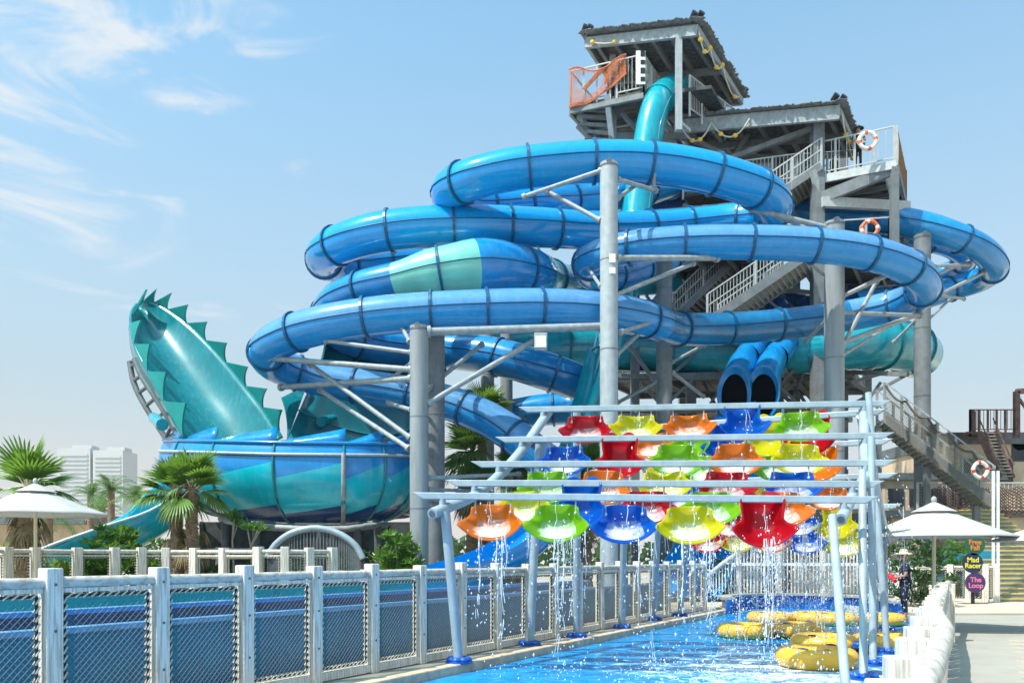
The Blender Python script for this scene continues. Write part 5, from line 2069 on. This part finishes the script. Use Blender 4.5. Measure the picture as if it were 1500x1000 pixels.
# ---------------------------------------------------------------- bridges with arched handrails
def arch_bridge(label, pts, slat_m, rail_m, z0, n, mid=None, rail_r=.09, slat=.05, fill=None):
    base = V(pts[0].x, pts[0].y, z0)
    t = thing('arched_bridge', label, 'bridge', base)
    q = [polyat(pts, i / 50) for i in range(51)]
    b = MB()
    b.sweep(q, rail_r, 10, cap=True)
    b.build('arched_rail', M[rail_m], t)
    b = MB()
    for i in range(n):
        p = polyat(pts, (i + .5) / n)
        if p.z - z0 > .15:
            b.box(V(p.x, p.y, (p.z + z0) / 2), slat, slat * .6, p.z - z0)
    b.build('slats', M[slat_m], t)
    if mid:
        b = MB()
        a, c = pts[0], pts[-1]
        b.bar(V(lerp(a.x, c.x, .14), lerp(a.y, c.y, .14) - .06, mid), V(lerp(a.x, c.x, .9), lerp(a.y, c.y, .9) - .06, mid), .07, .1)
        b.build('mid_rail', M['whitemetal'], t)
        for u in (.2, .4, .6, .8):
            p = polyat(pts, u)
            b = MB()
            b.box(V(p.x, p.y - .03, (p.z + z0) / 2), .16, .12, p.z - z0)
            b.build('bridge_post', M['wood'], t)
    return t


arch_bridge('white picket footbridge with an arched handrail behind the falling water', [P(*q) for q in [(1034, 846, 28.6), (1066, 820, 28.6), (1105, 797, 28.6), (1150, 784, 28.6), (1195, 781, 28.6), (1240, 788, 28.6), (1280, 806, 28.4), (1312, 828, 28.2)]], 'whitemetal', 'steel_lt', .36, 58, slat=.036, mid=P(0, 826, 28.6).z)
arch_bridge('grey arched gateway with a dark slatted infill below the bowl', [P(*q) for q in [(392, 815, 27), (405, 796, 27), (428, 780, 27), (462, 773, 27), (496, 781, 27), (520, 798, 27), (532, 818, 27)]], 'steel_dk', 'rack', .05, 44, rail_r=.11, slat=.045)

hut = thing('timber_hut', 'low brown timber hut behind the picket footbridge', 'hut', P(1165, 816, 33))
b = MB()
c = P(1160, 816, 33.5)
b.box(V(c.x, c.y, .8), 5.4, 2, 1.5)
b.build('wall', M['tan'], hut)
b = MB()
for k in range(26):
    b.box(V(c.x - 2.6 + k * .21, c.y - 1.1, 1.85), .16, .14, .8 + R.uniform(-.06, .06), R.uniform(-.05, .05))
b.build('timber_fascia', M['brownwood'], hut)
b = MB()
b.box(V(c.x - .9, c.y - 1.03, .75), 1.0, .1, 1.3)
b.build('door', M['rust'], hut)

# ---------------------------------------------------------------- rafts
rsrc = None
for k, (lb, px, py, d, ang, two) in enumerate([('single yellow raft nearest the camera, beside the front right rack leg', 1196, 0, 13.0, .1, 1), ('yellow double raft farthest left, floating in front of the dark pool wall', 1130, 0, 17.8, .12, 2), ('yellow double raft behind the front right rack leg', 1252, 0, 15.2, .05, 2), ('yellow double raft at the back left, touching the far pool wall', 1160, 0, 21.5, .08, 2), ('yellow double raft at the back right, half hidden by the rack legs', 1255, 0, 21.0, -.1, 2)]):
    c = P(px, HZ, d)
    c.z = -.13
    t = thing('raft', lb, 'raft', c, 'yellow rafts floating on the river')
    r_t, r_m = .16, .45
    cs = [V(0, 0, 0)] if two == 1 else [V(-.58, 0, 0), V(.58, 0, 0)]
    rot = Matrix.Rotation(ang, 3, 'Z')
    for o in cs:
        b = MB()
        b.torus(c + rot @ o + Z * .15, (0, 0, 1), r_m * (1.05 if two == 1 else 1), r_t, 40, 14)
        b.build('tube', M['yellow'], t)
        b = MB()
        p = c + rot @ o + Z * .12
        b.add(b.ring(p, V(1, 0, 0), V(0, 1, 0), r_m, 20), [tuple(range(20))])
        b.build('floor', M['paper'], t)
        b = MB()
        for a in (0, PI / 2):
            dd = rot @ V(math.cos(a + .6), math.sin(a + .6), 0)
            b.bar(p + dd * r_m * .9 + Z * .12, p - dd * r_m * .9 + Z * .08, .07, .02)
        b.build('strap', M['bluehandle'], t)
        for a in (.7, 3.9):
            dd = V(math.cos(a), math.sin(a), 0)
            h = p + dd * r_m + Z * .2
            tg = V(-dd.y, dd.x, 0)
            b = MB()
            b.sweep([h - tg * .1 - Z * .05, h - tg * .07 - Z * .01, h + Z * .0, h + tg * .07 - Z * .01, h + tg * .1 - Z * .05], .018, 6, cap=True)
            b.build('handle', M['bluehandle'], t)

# ---------------------------------------------------------------- right-hand side: signs, steps, stairs, buildings
def text_mesh(txt, p, size, m, parent, name='lettering', align='CENTER', lean=0.0, rz=0.0):
    cu = bpy.data.curves.new('txt', 'FONT')
    cu.body = txt
    cu.size = size
    cu.align_x = align
    cu.align_y = 'CENTER'
    cu.extrude = .008
    cu.offset = size * .022
    cu.space_line = .82
    o = bpy.data.objects.new('txt', cu)
    COL.objects.link(o)
    dg = bpy.context.evaluated_depsgraph_get()
    me = bpy.data.meshes.new_from_object(o.evaluated_get(dg))
    bpy.data.objects.remove(o)
    mt = Matrix.Translation(p) @ Matrix.Rotation(rz, 4, 'Z') @ Matrix.Rotation(PI / 2, 4, 'X')
    me.transform(mt)
    org = ORG[parent.name]
    me.transform(Matrix.Translation(-org))
    me.materials.clear()
    me.materials.append(M[m])
    ob = bpy.data.objects.new(name, me)
    COL.objects.link(ob)
    ob.parent = parent
    ORG[ob.name] = org
    return ob


ds = 27.5
bs = P(1427, 816, ds)
sg = thing('ride_sign', 'totem of three round signs reading Free Fall, Mad Racer and The Loop', 'sign', V(bs.x, bs.y, 0))
b = MB()
b.tube(V(bs.x, bs.y + .08, 0), V(bs.x, bs.y + .08, P(0, 800, ds).z), .06, n=10)
b.build('pole', M['black'], sg)
b = MB()
b.box(V(bs.x, bs.y + .08, .03), .8, .5, .06)
b.build('base_plate', M['black'], sg)
for px, py, txt, m, tm in ((1427, 798, 'Free\nFall', 'sgreen', 'torange'), (1424, 824, 'Mad\nRacer', 'snavy', 'tyellow'), (1428, 853, 'The\nLoop', 'spurple', 'tpink')):
    c = P(px, py, ds)
    b = MB()
    b.tube(c + V(0, 0, 0), c + V(0, -.05, 0), .335, n=40)
    o = b.build('disc', M[m], sg)
    text_mesh(txt, c + V(0, -.055, 0), .235, tm, o)

# white fence with dark panels behind the signs
fx = [(1316, 30), (1340, 29.6), (1366, 29.2), (1392, 28.8), (1418, 28.6), (1443, 28.4), (1459, 28.3)]
pts = [V(P(x, 0, d).x, d, 0) for x, d in fx]
timber_fence('timber_fence', 'whitewashed fence with dark net panels behind the round ride signs', None, pts, 1.32, z0=.05, pw=.2, rope=True, net=True, rails=(.96, .84), rr=.06)

# wide steps up to the raised platform
st = thing('steps', 'wide grey steps with yellow nosings climbing at the right edge', 'steps', P(1520, 882, 29))
x0, x1 = P(1462, 0, 28.6).x, P(1600, 0, 28.6).x
ns, y_0, rise, run_ = 21, 28.6, .17, .27
b = MB()
b2 = MB()
for k in range(ns):
    b.box(V((x0 + x1) / 2, y_0 + run_ * k + .2, rise * (k + .5)), x1 - x0, .4, rise)
    b2.box(V((x0 + x1) / 2, y_0 + run_ * k - .01, rise * (k + 1) - .012), x1 - x0, .045, .05)
b.build('tread', M['step'], st)
b2.build('nosing', M['nosing'], st)
ztop = rise * ns
pl = thing('raised_platform', 'raised timber platform with red brown netting above the steps', 'platform', V(x0 + 2, y_0 + 6.5, 0))
yb = y_0 + run_ * ns
b = MB()
b.box(V(x0 + 4.4, yb + 2.5, ztop - .15), 12, 5, .3)
b.build('deck', M['towergrey'], pl)
b = MB()
b.box(V(x0 + 4, yb + 2.4, (ztop - .3) / 2), 10, 4.4, ztop - .3)
b.build('wall', M['tan'], pl)
railing(V(x0, yb, ztop), V(x0 + 5, yb, ztop), 1.15, posts=4, par=pl)
b = MB()
for i in range(26):
    for j in range(9):
        for di in (1, -1):
            if 0 <= i + di <= 26:
                fn = lambda a, c_: V(x0 + .1 + a * .18, yb - .12 + .03 * math.sin(a), ztop + 1.0 - c_ * .13 - .12 * math.sin(a * .7) ** 2)
                b.tube(fn(i, j), fn(i + di, j + 1), .022, n=3, cap=False)
b.build('netting', M['rust'], pl)
for k, x in enumerate((1455, 1462)):
    p = P(x, 816, 28.4)
    b = MB()
    b.box(V(p.x, p.y, 2.3), .07, .07, 4.6)
    b.build('mast', M['whitemetal'], pl)
lifebuoy('white lifebuoy with red bands on the netted stair landing at the right', P(1436, 688, 29.8), (-.1, 1, 0), .27, 'ring_w', 'ring_r')

# netted stair falling from upper left to the landing
sn = thing('netted_stair', 'grey steel stair with sagging safety net descending right to the lifebuoy landing', 'stairs', P(1370, 816, 31))
pa, pb = P(1296, 612, 33.5), P(1456, 738, 31.0)
flight(pb, pa, V(.4, 1.6, 0), .3, 24, par=sn, rail=False)
railing(pb + Z * .1, pa + Z * .1, 1.35, posts=7, mid=True, par=sn, m='steel', bal=False)
railing(pb + V(.4, 1.6, .1), pa + V(.4, 1.6, .1), 1.35, posts=7, mid=True, par=sn, m='steel', bal=False)
b = MB()
nn = 60
for i in range(nn + 1):
    for j in range(9):
        for di in (1, -1):
            if 0 <= i + di <= nn:
                def fn(a, c_):
                    u = a / nn
                    return lerp(pa, pb, u) + V(0, -.1, 1.3 - c_ * .16 - .22 * abs(math.sin(u * PI * 5)))
                b.tube(fn(i, j), fn(i + di, j + 1), .007, n=3, cap=False)
for i in range(nn):
    for dz in (0, .02):
        b.tube(fn(i, 0), fn(i + 1, 0), .045, n=5, cap=False)
b.build('safety_net', M['netwire'], sn)
for u in (.02, .5, .95):
    p = lerp(pa, pb, u)
    b = MB()
    b.bar(V(p.x, p.y + .8, .05), p + V(0, .8, -.2), .22)
    b.build('leg', M['towergrey'], sn)
b = MB()
p = P(1368, 628, 32.4)
b.tube(p, p + V(.1, .4, 0), .2, .26, 14)
b.tube(p + V(0, .2, -.2), p + V(0, .2, -1.0), .04)
b.build('loudspeaker', M['steel_dk'], sn)

# tan buildings on the right
bl = thing('tan_building', 'weathered tan building with a dark parapet and rusty outside stair at the right', 'building', P(1460, 816, 46))
z1 = P(0, 650, 44).z
xa, xb = P(1390, 0, 44).x, P(1390, 0, 44).x + 18
b = MB()
b.box(V((xa + xb) / 2, 49, z1 / 2), xb - xa, 10, z1)
b.build('wall', M['tan'], bl)
b = MB()
b.box(V((xa + xb) / 2, 49, z1 + .3), xb - xa + .3, 10.3, .62)
b.build('parapet', M['steel_dk'], bl)
for px, py in ((1494, 648),):
    c = P(px, py, 43.95)
    b = MB()
    b.tube(c, c + V(0, .06, 0), .42, n=24)
    b.box(c + V(0, .03, -.5), .84, .06, 1.0)
    b.build('window', M['glass'], bl)
for px in (1425, 1470):
    c = P(px, 690, 43.95)
    b = MB()
    b.box(c, 1.0, .08, 1.3)
    b.build('window', M['glass'], bl)
flight(P(1464, 700, 41.5), P(1434, 632, 42), V(.72, .1, 0), .3, 14, par=bl, m='rust', rail=False)
b = MB()
for q in (0, .72):
    b.bar(P(1464, 680, 41.5) + V(q, 0, 0), P(1434, 612, 42) + V(q, 0, 0), .07)
b.build('stair_rail', M['rust'], bl)
railing(P(1421, 632, 43), P(1486, 632, 43), 1.15, posts=6, par=bl, m='rust')
railing(P(1421, 632, 43), P(1428, 632, 46), 1.15, posts=3, par=bl, m='rust')
b = MB()
b.box(P(1440, 634, 43) + V(0, .5, 0), 1.8, 1.2, .12)
b.build('landing', M['rust'], bl)
b = MB()
pp = P(1489, 640, 43)
b.bar(pp, pp + Z * 2.4, .25)
b.bar(pp + Z * 2.4, pp + Z * 2.5 + V(3, 0, 0), .25)
b.bar(pp + Z * 2.2, pp + V(1.3, 0, .4), .12)
b.build('gantry', M['rust'], bl)
hb = thing('tan_building', 'low beige hut with a rusty gutter under the netted stair', 'building', P(1330, 816, 36))
c0, c1 = P(1296, 816, 37), P(1452, 816, 37)
b = MB()
b.box(V((c0.x + c1.x) / 2, 39, 2.6), c1.x - c0.x, 4, 5.1)
b.build('wall', M['tan'], hb)
b = MB()
b.box(V((c0.x + c1.x) / 2, 36.85, 3.2), c1.x - c0.x + .3, .3, .24)
b.build('gutter', M['rust'], hb)
b = MB()
b.box(V((c0.x + c1.x) / 2, 39, 5.25), c1.x - c0.x + .4, 4.3, .3)
b.build('roof', M['steel_dk'], hb)
for k in range(5):
    b = MB()
    x = lerp(c0.x, c1.x, .1 + .2 * k)
    b.box(V(x, 36.96, 4.3), .7, .06, .8)
    b.build('window', M['glass'], hb)
hd = thing('hoarding', 'teal painted hoarding behind the shrub and the ride signs', 'hoarding', P(1415, 816, 31))
b = MB()
c0, c1 = P(1366, 816, 31), P(1458, 816, 31)
b.box(V((c0.x + c1.x) / 2, 31, .95), c1.x - c0.x, .1, 1.8)
b.build('board', M['tarp'], hd)
b = MB()
b.box(V((c0.x + c1.x) / 2, 30.93, 1.15), c1.x - c0.x, .04, .32)
b.build('dark_band', M['navy'], hd)

# ---------------------------------------------------------------- far background
for lb, x0_, x1_, yt in (('far pale hotel tower in the haze, the wide one behind the palms', 84, 132, 656), ('far pale hotel tower in the haze, the taller block on the right of the pair', 136, 180, 659)):
    d = 620
    a, c = P(x0_, yt, d), P(x1_, yt, d)
    t = thing('hotel_tower', lb, 'building', V((a.x + c.x) / 2, d, -.6))
    b = MB()
    b.box(V((a.x + c.x) / 2, d + 12, a.z / 2), c.x - a.x, 24, a.z)
    b.box(V((a.x + c.x) / 2 + 3, d + 12, a.z + 1.5), (c.x - a.x) * .6, 12, 3)
    b.build('facade', M['hotel'], t)
    b = MB()
    for k in range(24):
        b.box(V((a.x + c.x) / 2, d - .3, 4 + k * (a.z - 6) / 24), (c.x - a.x) * .86, .5, 1.5)
    b.build('balconies', M['hotelwin'], t)
lh = thing('low_building', 'low far building with a dark flat roof behind the left parasol', 'building', P(70, 816, 75))
b = MB()
a, c = P(-30, 768, 75), P(128, 768, 75)
b.box(V((a.x + c.x) / 2, 78, a.z / 2), c.x - a.x, 6, a.z)
b.build('wall', M['tan'], lh)
b = MB()
b.box(V((a.x + c.x) / 2, 77.5, a.z + .5), c.x - a.x + 1, 8, 1.0)
b.build('roof', M['steel_dk'], lh)
# distant tree belt
b = MB()
for k in range(620):
    d = R.uniform(95, 150)
    x = R.uniform(-.72, .75) * d
    h = R.uniform(2, 5.5)
    c = V(x, d, h * R.uniform(.2, .9))
    for q in range(10):
        p = c + rvec() * R.uniform(.3, 1.5)
        n_ = rvec()
        s = n_.cross(rvec()).normalized()
        u = n_.cross(s)
        l = R.uniform(.35, .8)
        b.add([p - s * l, p - u * l, p + s * l, p + u * l], [(0, 1, 2, 3)])
tag(b.build('far_tree_belt', M['leaf_dk']), 'low belt of far trees and scrub along the horizon', 'trees', kind='stuff')


# ---------------------------------------------------------------- people
def limb_mesh(joints, edges, mats, mat_, name, parent, sub=2):
    me = bpy.data.meshes.new(name)
    names = list(joints)
    me.from_pydata([tuple(joints[k][0]) for k in names], [(names.index(a), names.index(c)) for a, c in edges], [])
    o = bpy.data.objects.new(name, me)
    COL.objects.link(o)
    sk = o.modifiers.new('skin', 'SKIN')
    sk.use_smooth_shade = True
    for i, k in enumerate(names):
        r = joints[k][1]
        me.skin_vertices[0].data[i].radius = r if isinstance(r, tuple) else (r, r)
        me.skin_vertices[0].data[i].use_root = (i == 0)
    sb = o.modifiers.new('sub', 'SUBSURF')
    sb.levels = sb.render_levels = sub
    dg = bpy.context.evaluated_depsgraph_get()
    m2 = bpy.data.meshes.new_from_object(o.evaluated_get(dg))
    bpy.data.objects.remove(o)
    return m2


def mesh_to_mb(b, me, m=0):
    b.add([v.co.copy() for v in me.vertices], [tuple(p.vertices) for p in me.polygons], m, True)


def person(label, base, heading, shirt, legs, hat=None, height=1.75, arms='down', group=None, shorts=False):
    """heading: direction the person faces (radians, 0 = towards +X)"""
    t = thing('person', label, 'person', base, group)
    k = height / 1.75
    rot = Matrix.Rotation(heading - PI / 2, 4, 'Z')
    org = Vector(base)

    def W(x, y, z):
        return org + (rot @ V(x * k, y * k, z * k))
    if arms == 'hold':
        hands = {'L': ((-.24, .0, 1.12), (-.12, .26, 1.06)), 'R': ((.24, .0, 1.12), (.12, .26, 1.08))}
    elif arms == 'rail':
        hands = {'L': ((-.27, .06, 1.16), (-.2, .3, 1.1)), 'R': ((.27, .06, 1.16), (.2, .3, 1.1))}
    else:
        hands = {'L': ((-.25, -.03, 1.12), (-.26, .05, .86)), 'R': ((.25, -.03, 1.12), (.26, .06, .87))}
    J = {'pelvis': (W(0, 0, .95), .13), 'waist': (W(0, .0, 1.1), .12), 'chest': (W(0, -.01, 1.3), .145), 'neckb': (W(0, -.01, 1.45), .07), 'neck': (W(0, .01, 1.53), .052)}
    Eg = [('pelvis', 'waist'), ('waist', 'chest'), ('chest', 'neckb'), ('neckb', 'neck')]
    for s, sg_ in (('L', -1), ('R', 1)):
        J['sh' + s] = (W(.17 * sg_, -.01, 1.41), .06)
        el, wr = hands[s]
        J['el' + s] = (W(*el), .042)
        J['wr' + s] = (W(*wr), .028)
        J['hip' + s] = (W(.09 * sg_, 0, .88), .09)
        J['kn' + s] = (W(.1 * sg_, .02, .49), .058)
        J['an' + s] = (W(.1 * sg_, -.02, .09), .04)
        J['toe' + s] = (W(.11 * sg_, .14, .03), .032)
        Eg += [('chest', 'sh' + s), ('sh' + s, 'el' + s), ('el' + s, 'wr' + s), ('pelvis', 'hip' + s), ('hip' + s, 'kn' + s), ('kn' + s, 'an' + s), ('an' + s, 'toe' + s)]
    b = MB()
    mesh_to_mb(b, limb_mesh(J, Eg, None, None, 'b', None))
    # head with brow, nose, lips and ears
    hc = V(0, .025, 1.63)

    def head(u, v):
        a, e = 2 * PI * u, PI * v
        x, y, z = math.sin(e) * math.cos(a), math.sin(e) * math.sin(a), -math.cos(e)
        jaw = 1 - .22 * max(0, -z) ** 1.3
        px, py, pz = .076 * x * jaw, .097 * y * (1 - .1 * max(0, -z)), .118 * z
        if y > .6 and abs(x) < .34:
            py += .026 * max(0, 1 - abs(x) / .2) * max(0, 1 - abs(z + .12) / .22)
        if y > .6 and abs(z - .14) < .14:
            py -= .008 * (abs(abs(x) - .36) < .2)
        return W(hc.x + px, hc.y + py, hc.z + pz)
    b.grid(head, 28, 20)
    for sg_ in (1, -1):
        b.ball(W(.08 * sg_, .015, 1.625), .014, .02, .032, 8, 6)
        # hands: palm, four curled fingers, thumb from the side
        s = 'R' if sg_ > 0 else 'L'
        el, wr = Vector(hands[s][0]), Vector(hands[s][1])
        d = (wr - el).normalized()
        sd = d.cross(V(1, 0, 0)).normalized()
        nn_ = sd.cross(d)
        pc = wr + d * .045
        b.tube(W(*(wr - d * .01)), W(*(wr + d * .085)), .032 * k, .036 * k, 8)
        for f_, ln in zip((-1.5, -.5, .5, 1.5), (.062, .075, .078, .066)):
            r0 = wr + d * .08 + sd * .019 * f_
            m_ = r0 + d * ln * .55 + nn_ * .012 * sg_
            e_ = m_ + d * ln * .4 + nn_ * .03 * sg_
            b.sweep([W(*r0), W(*m_), W(*e_)], [.0095 * k, .009 * k, .007 * k], 6, cap=True)
        r0 = wr + d * .03 + sd * .03
        b.sweep([W(*r0), W(*(r0 + sd * .03 + d * .03)), W(*(r0 + sd * .035 + d * .06))], [.011 * k, .01 * k, .008 * k], 6, cap=True)
    body = b.build('body', M['skin'], t)
    for sg_ in (1, -1):
        b = MB()
        b.ball(W(.03 * sg_, .103, 1.645), .011 * k, .008 * k, .007 * k, 8, 6)
        b.build('eye', M['eye'], t)
    b = MB()
    b.bar(W(-.025, .112, 1.575), W(.025, .112, 1.575), .008, .008)
    b.build('mouth', M['ring_r'], t)
    b = MB()
    b.grid(lambda u, v: W(.084 * math.sin(PI * (.08 + .5 * v)) * math.cos(2 * PI * u), .012 + .104 * math.sin(PI * (.08 + .5 * v)) * math.sin(2 * PI * u) * (1 if math.sin(2 * PI * u) < 0 else .85), 1.645 + .112 * math.cos(PI * (.0 + .5 * v))), 20, 8)
    b.build('hair', M['hair'], t)
    # clothes follow the body a little larger
    Js = {'waist': (J['waist'][0], .145), 'pelvis': (W(0, 0, .96), .15), 'chest': (J['chest'][0], .165), 'neckb': (W(0, -.01, 1.44), .085)}
    Es = [('waist', 'pelvis'), ('waist', 'chest'), ('chest', 'neckb')]
    for s in 'LR':
        Js['sh' + s] = (J['sh' + s][0], .078)
        Js['ue' + s] = (lerp(J['sh' + s][0], J['el' + s][0], .75), .062)
        Es += [('chest', 'sh' + s), ('sh' + s, 'ue' + s)]
    b = MB()
    mesh_to_mb(b, limb_mesh(Js, Es, None, None, 's', None))
    b.build('shirt', M[shirt], t)
    Jt = {'pelvis': (W(0, 0, .97), .145)}
    Et = []
    for s in 'LR':
        Jt['hip' + s] = (J['hip' + s][0], .108)
        Jt['kn' + s] = (J['kn' + s][0] + V(0, 0, .06 if shorts else 0), .08)
        Et += [('pelvis', 'hip' + s), ('hip' + s, 'kn' + s)]
        if not shorts:
            Jt['an' + s] = (J['an' + s][0] + V(0, 0, .05), .06)
            Et.append(('kn' + s, 'an' + s))
    b = MB()
    mesh_to_mb(b, limb_mesh(Jt, Et, None, None, 't', None))
    b.build('trousers', M[legs], t)
    if hat:
        b = MB()
        c = W(0, .02, 1.70)
        b.lathe([(.22 * k, -.02 * k), (.2 * k, .005), (.105 * k, .015 * k), (.098 * k, .075 * k), (.07 * k, .105 * k), (0, .11 * k)], 24, c)
        b.lathe([(.22 * k, -.026 * k), (.1 * k, .0), (0, .01)], 24, c)
        b.build('hat', M[hat], t)
    return t, W


p = P(1325, 816, 21.6)
lg, W = person('person in navy lifeguard clothes and straw hat standing by the river behind the rack legs', V(p.x, p.y, 0), PI * .9, 'navycloth', 'navycloth', 'straw', 1.76, 'hold')
rt = thing('rescue_tube', 'red foam rescue tube held by the lifeguard', 'rescue tube', W(0, .3, 1.1))
b = MB()
q = [W(-.5, .28, .98), W(-.25, .33, 1.06), W(0, .34, 1.1), W(.25, .33, 1.12), W(.5, .27, 1.12)]
b.sweep([polyat(q, i / 16) for i in range(17)], [.05 + .025 * math.sin(PI * i / 16) for i in range(17)], 10, cap=True)
b.build('foam', M['redtube'], rt)
p = P(1257, 243, 36.9)
person('person in black with a wide black hat on the main deck behind the lifebuoy', V(p.x, p.y, zm), -PI * .6, 'blackcloth', 'blackcloth', 'black', 1.95, 'rail')
p = P(1222, 243, 38.4)
person('person in navy with white cap, left of the one in black hat', V(p.x, p.y, zm), -PI * .4, 'navycloth', 'blackcloth', 'ring_w', 1.45, 'down')
p = lerp(D0, D1, .5) + V(.3, .9, 0)
person('person in a purple shirt behind the orange net on the top deck', V(p.x, p.y, zt), -PI * .55, 'purplecloth', 'blackcloth', 'black', 1.74, 'rail')

# ---------------------------------------------------------------- air
hm = bpy.data.materials.new('desert haze')
hm.use_nodes = True
hn, hl = hm.node_tree.nodes, hm.node_tree.links
hn.remove(hn['Principled BSDF'])
pv = hn.new('ShaderNodeVolumePrincipled')
pv.inputs['Color'].default_value = (.93, .95, 1, 1)
pv.inputs['Density'].default_value = .00015
hl.new(pv.outputs['Volume'], hn['Material Output'].inputs['Volume'])
b = MB()
b.box(V(0, 320, 60), 1300, 840, 124)
hz_o = b.build('haze', hm)
hz_o.location = (0, 0, 0)
tag(hz_o, 'pale desert haze filling the air in front of the far hotel towers', 'haze', kind='stuff')
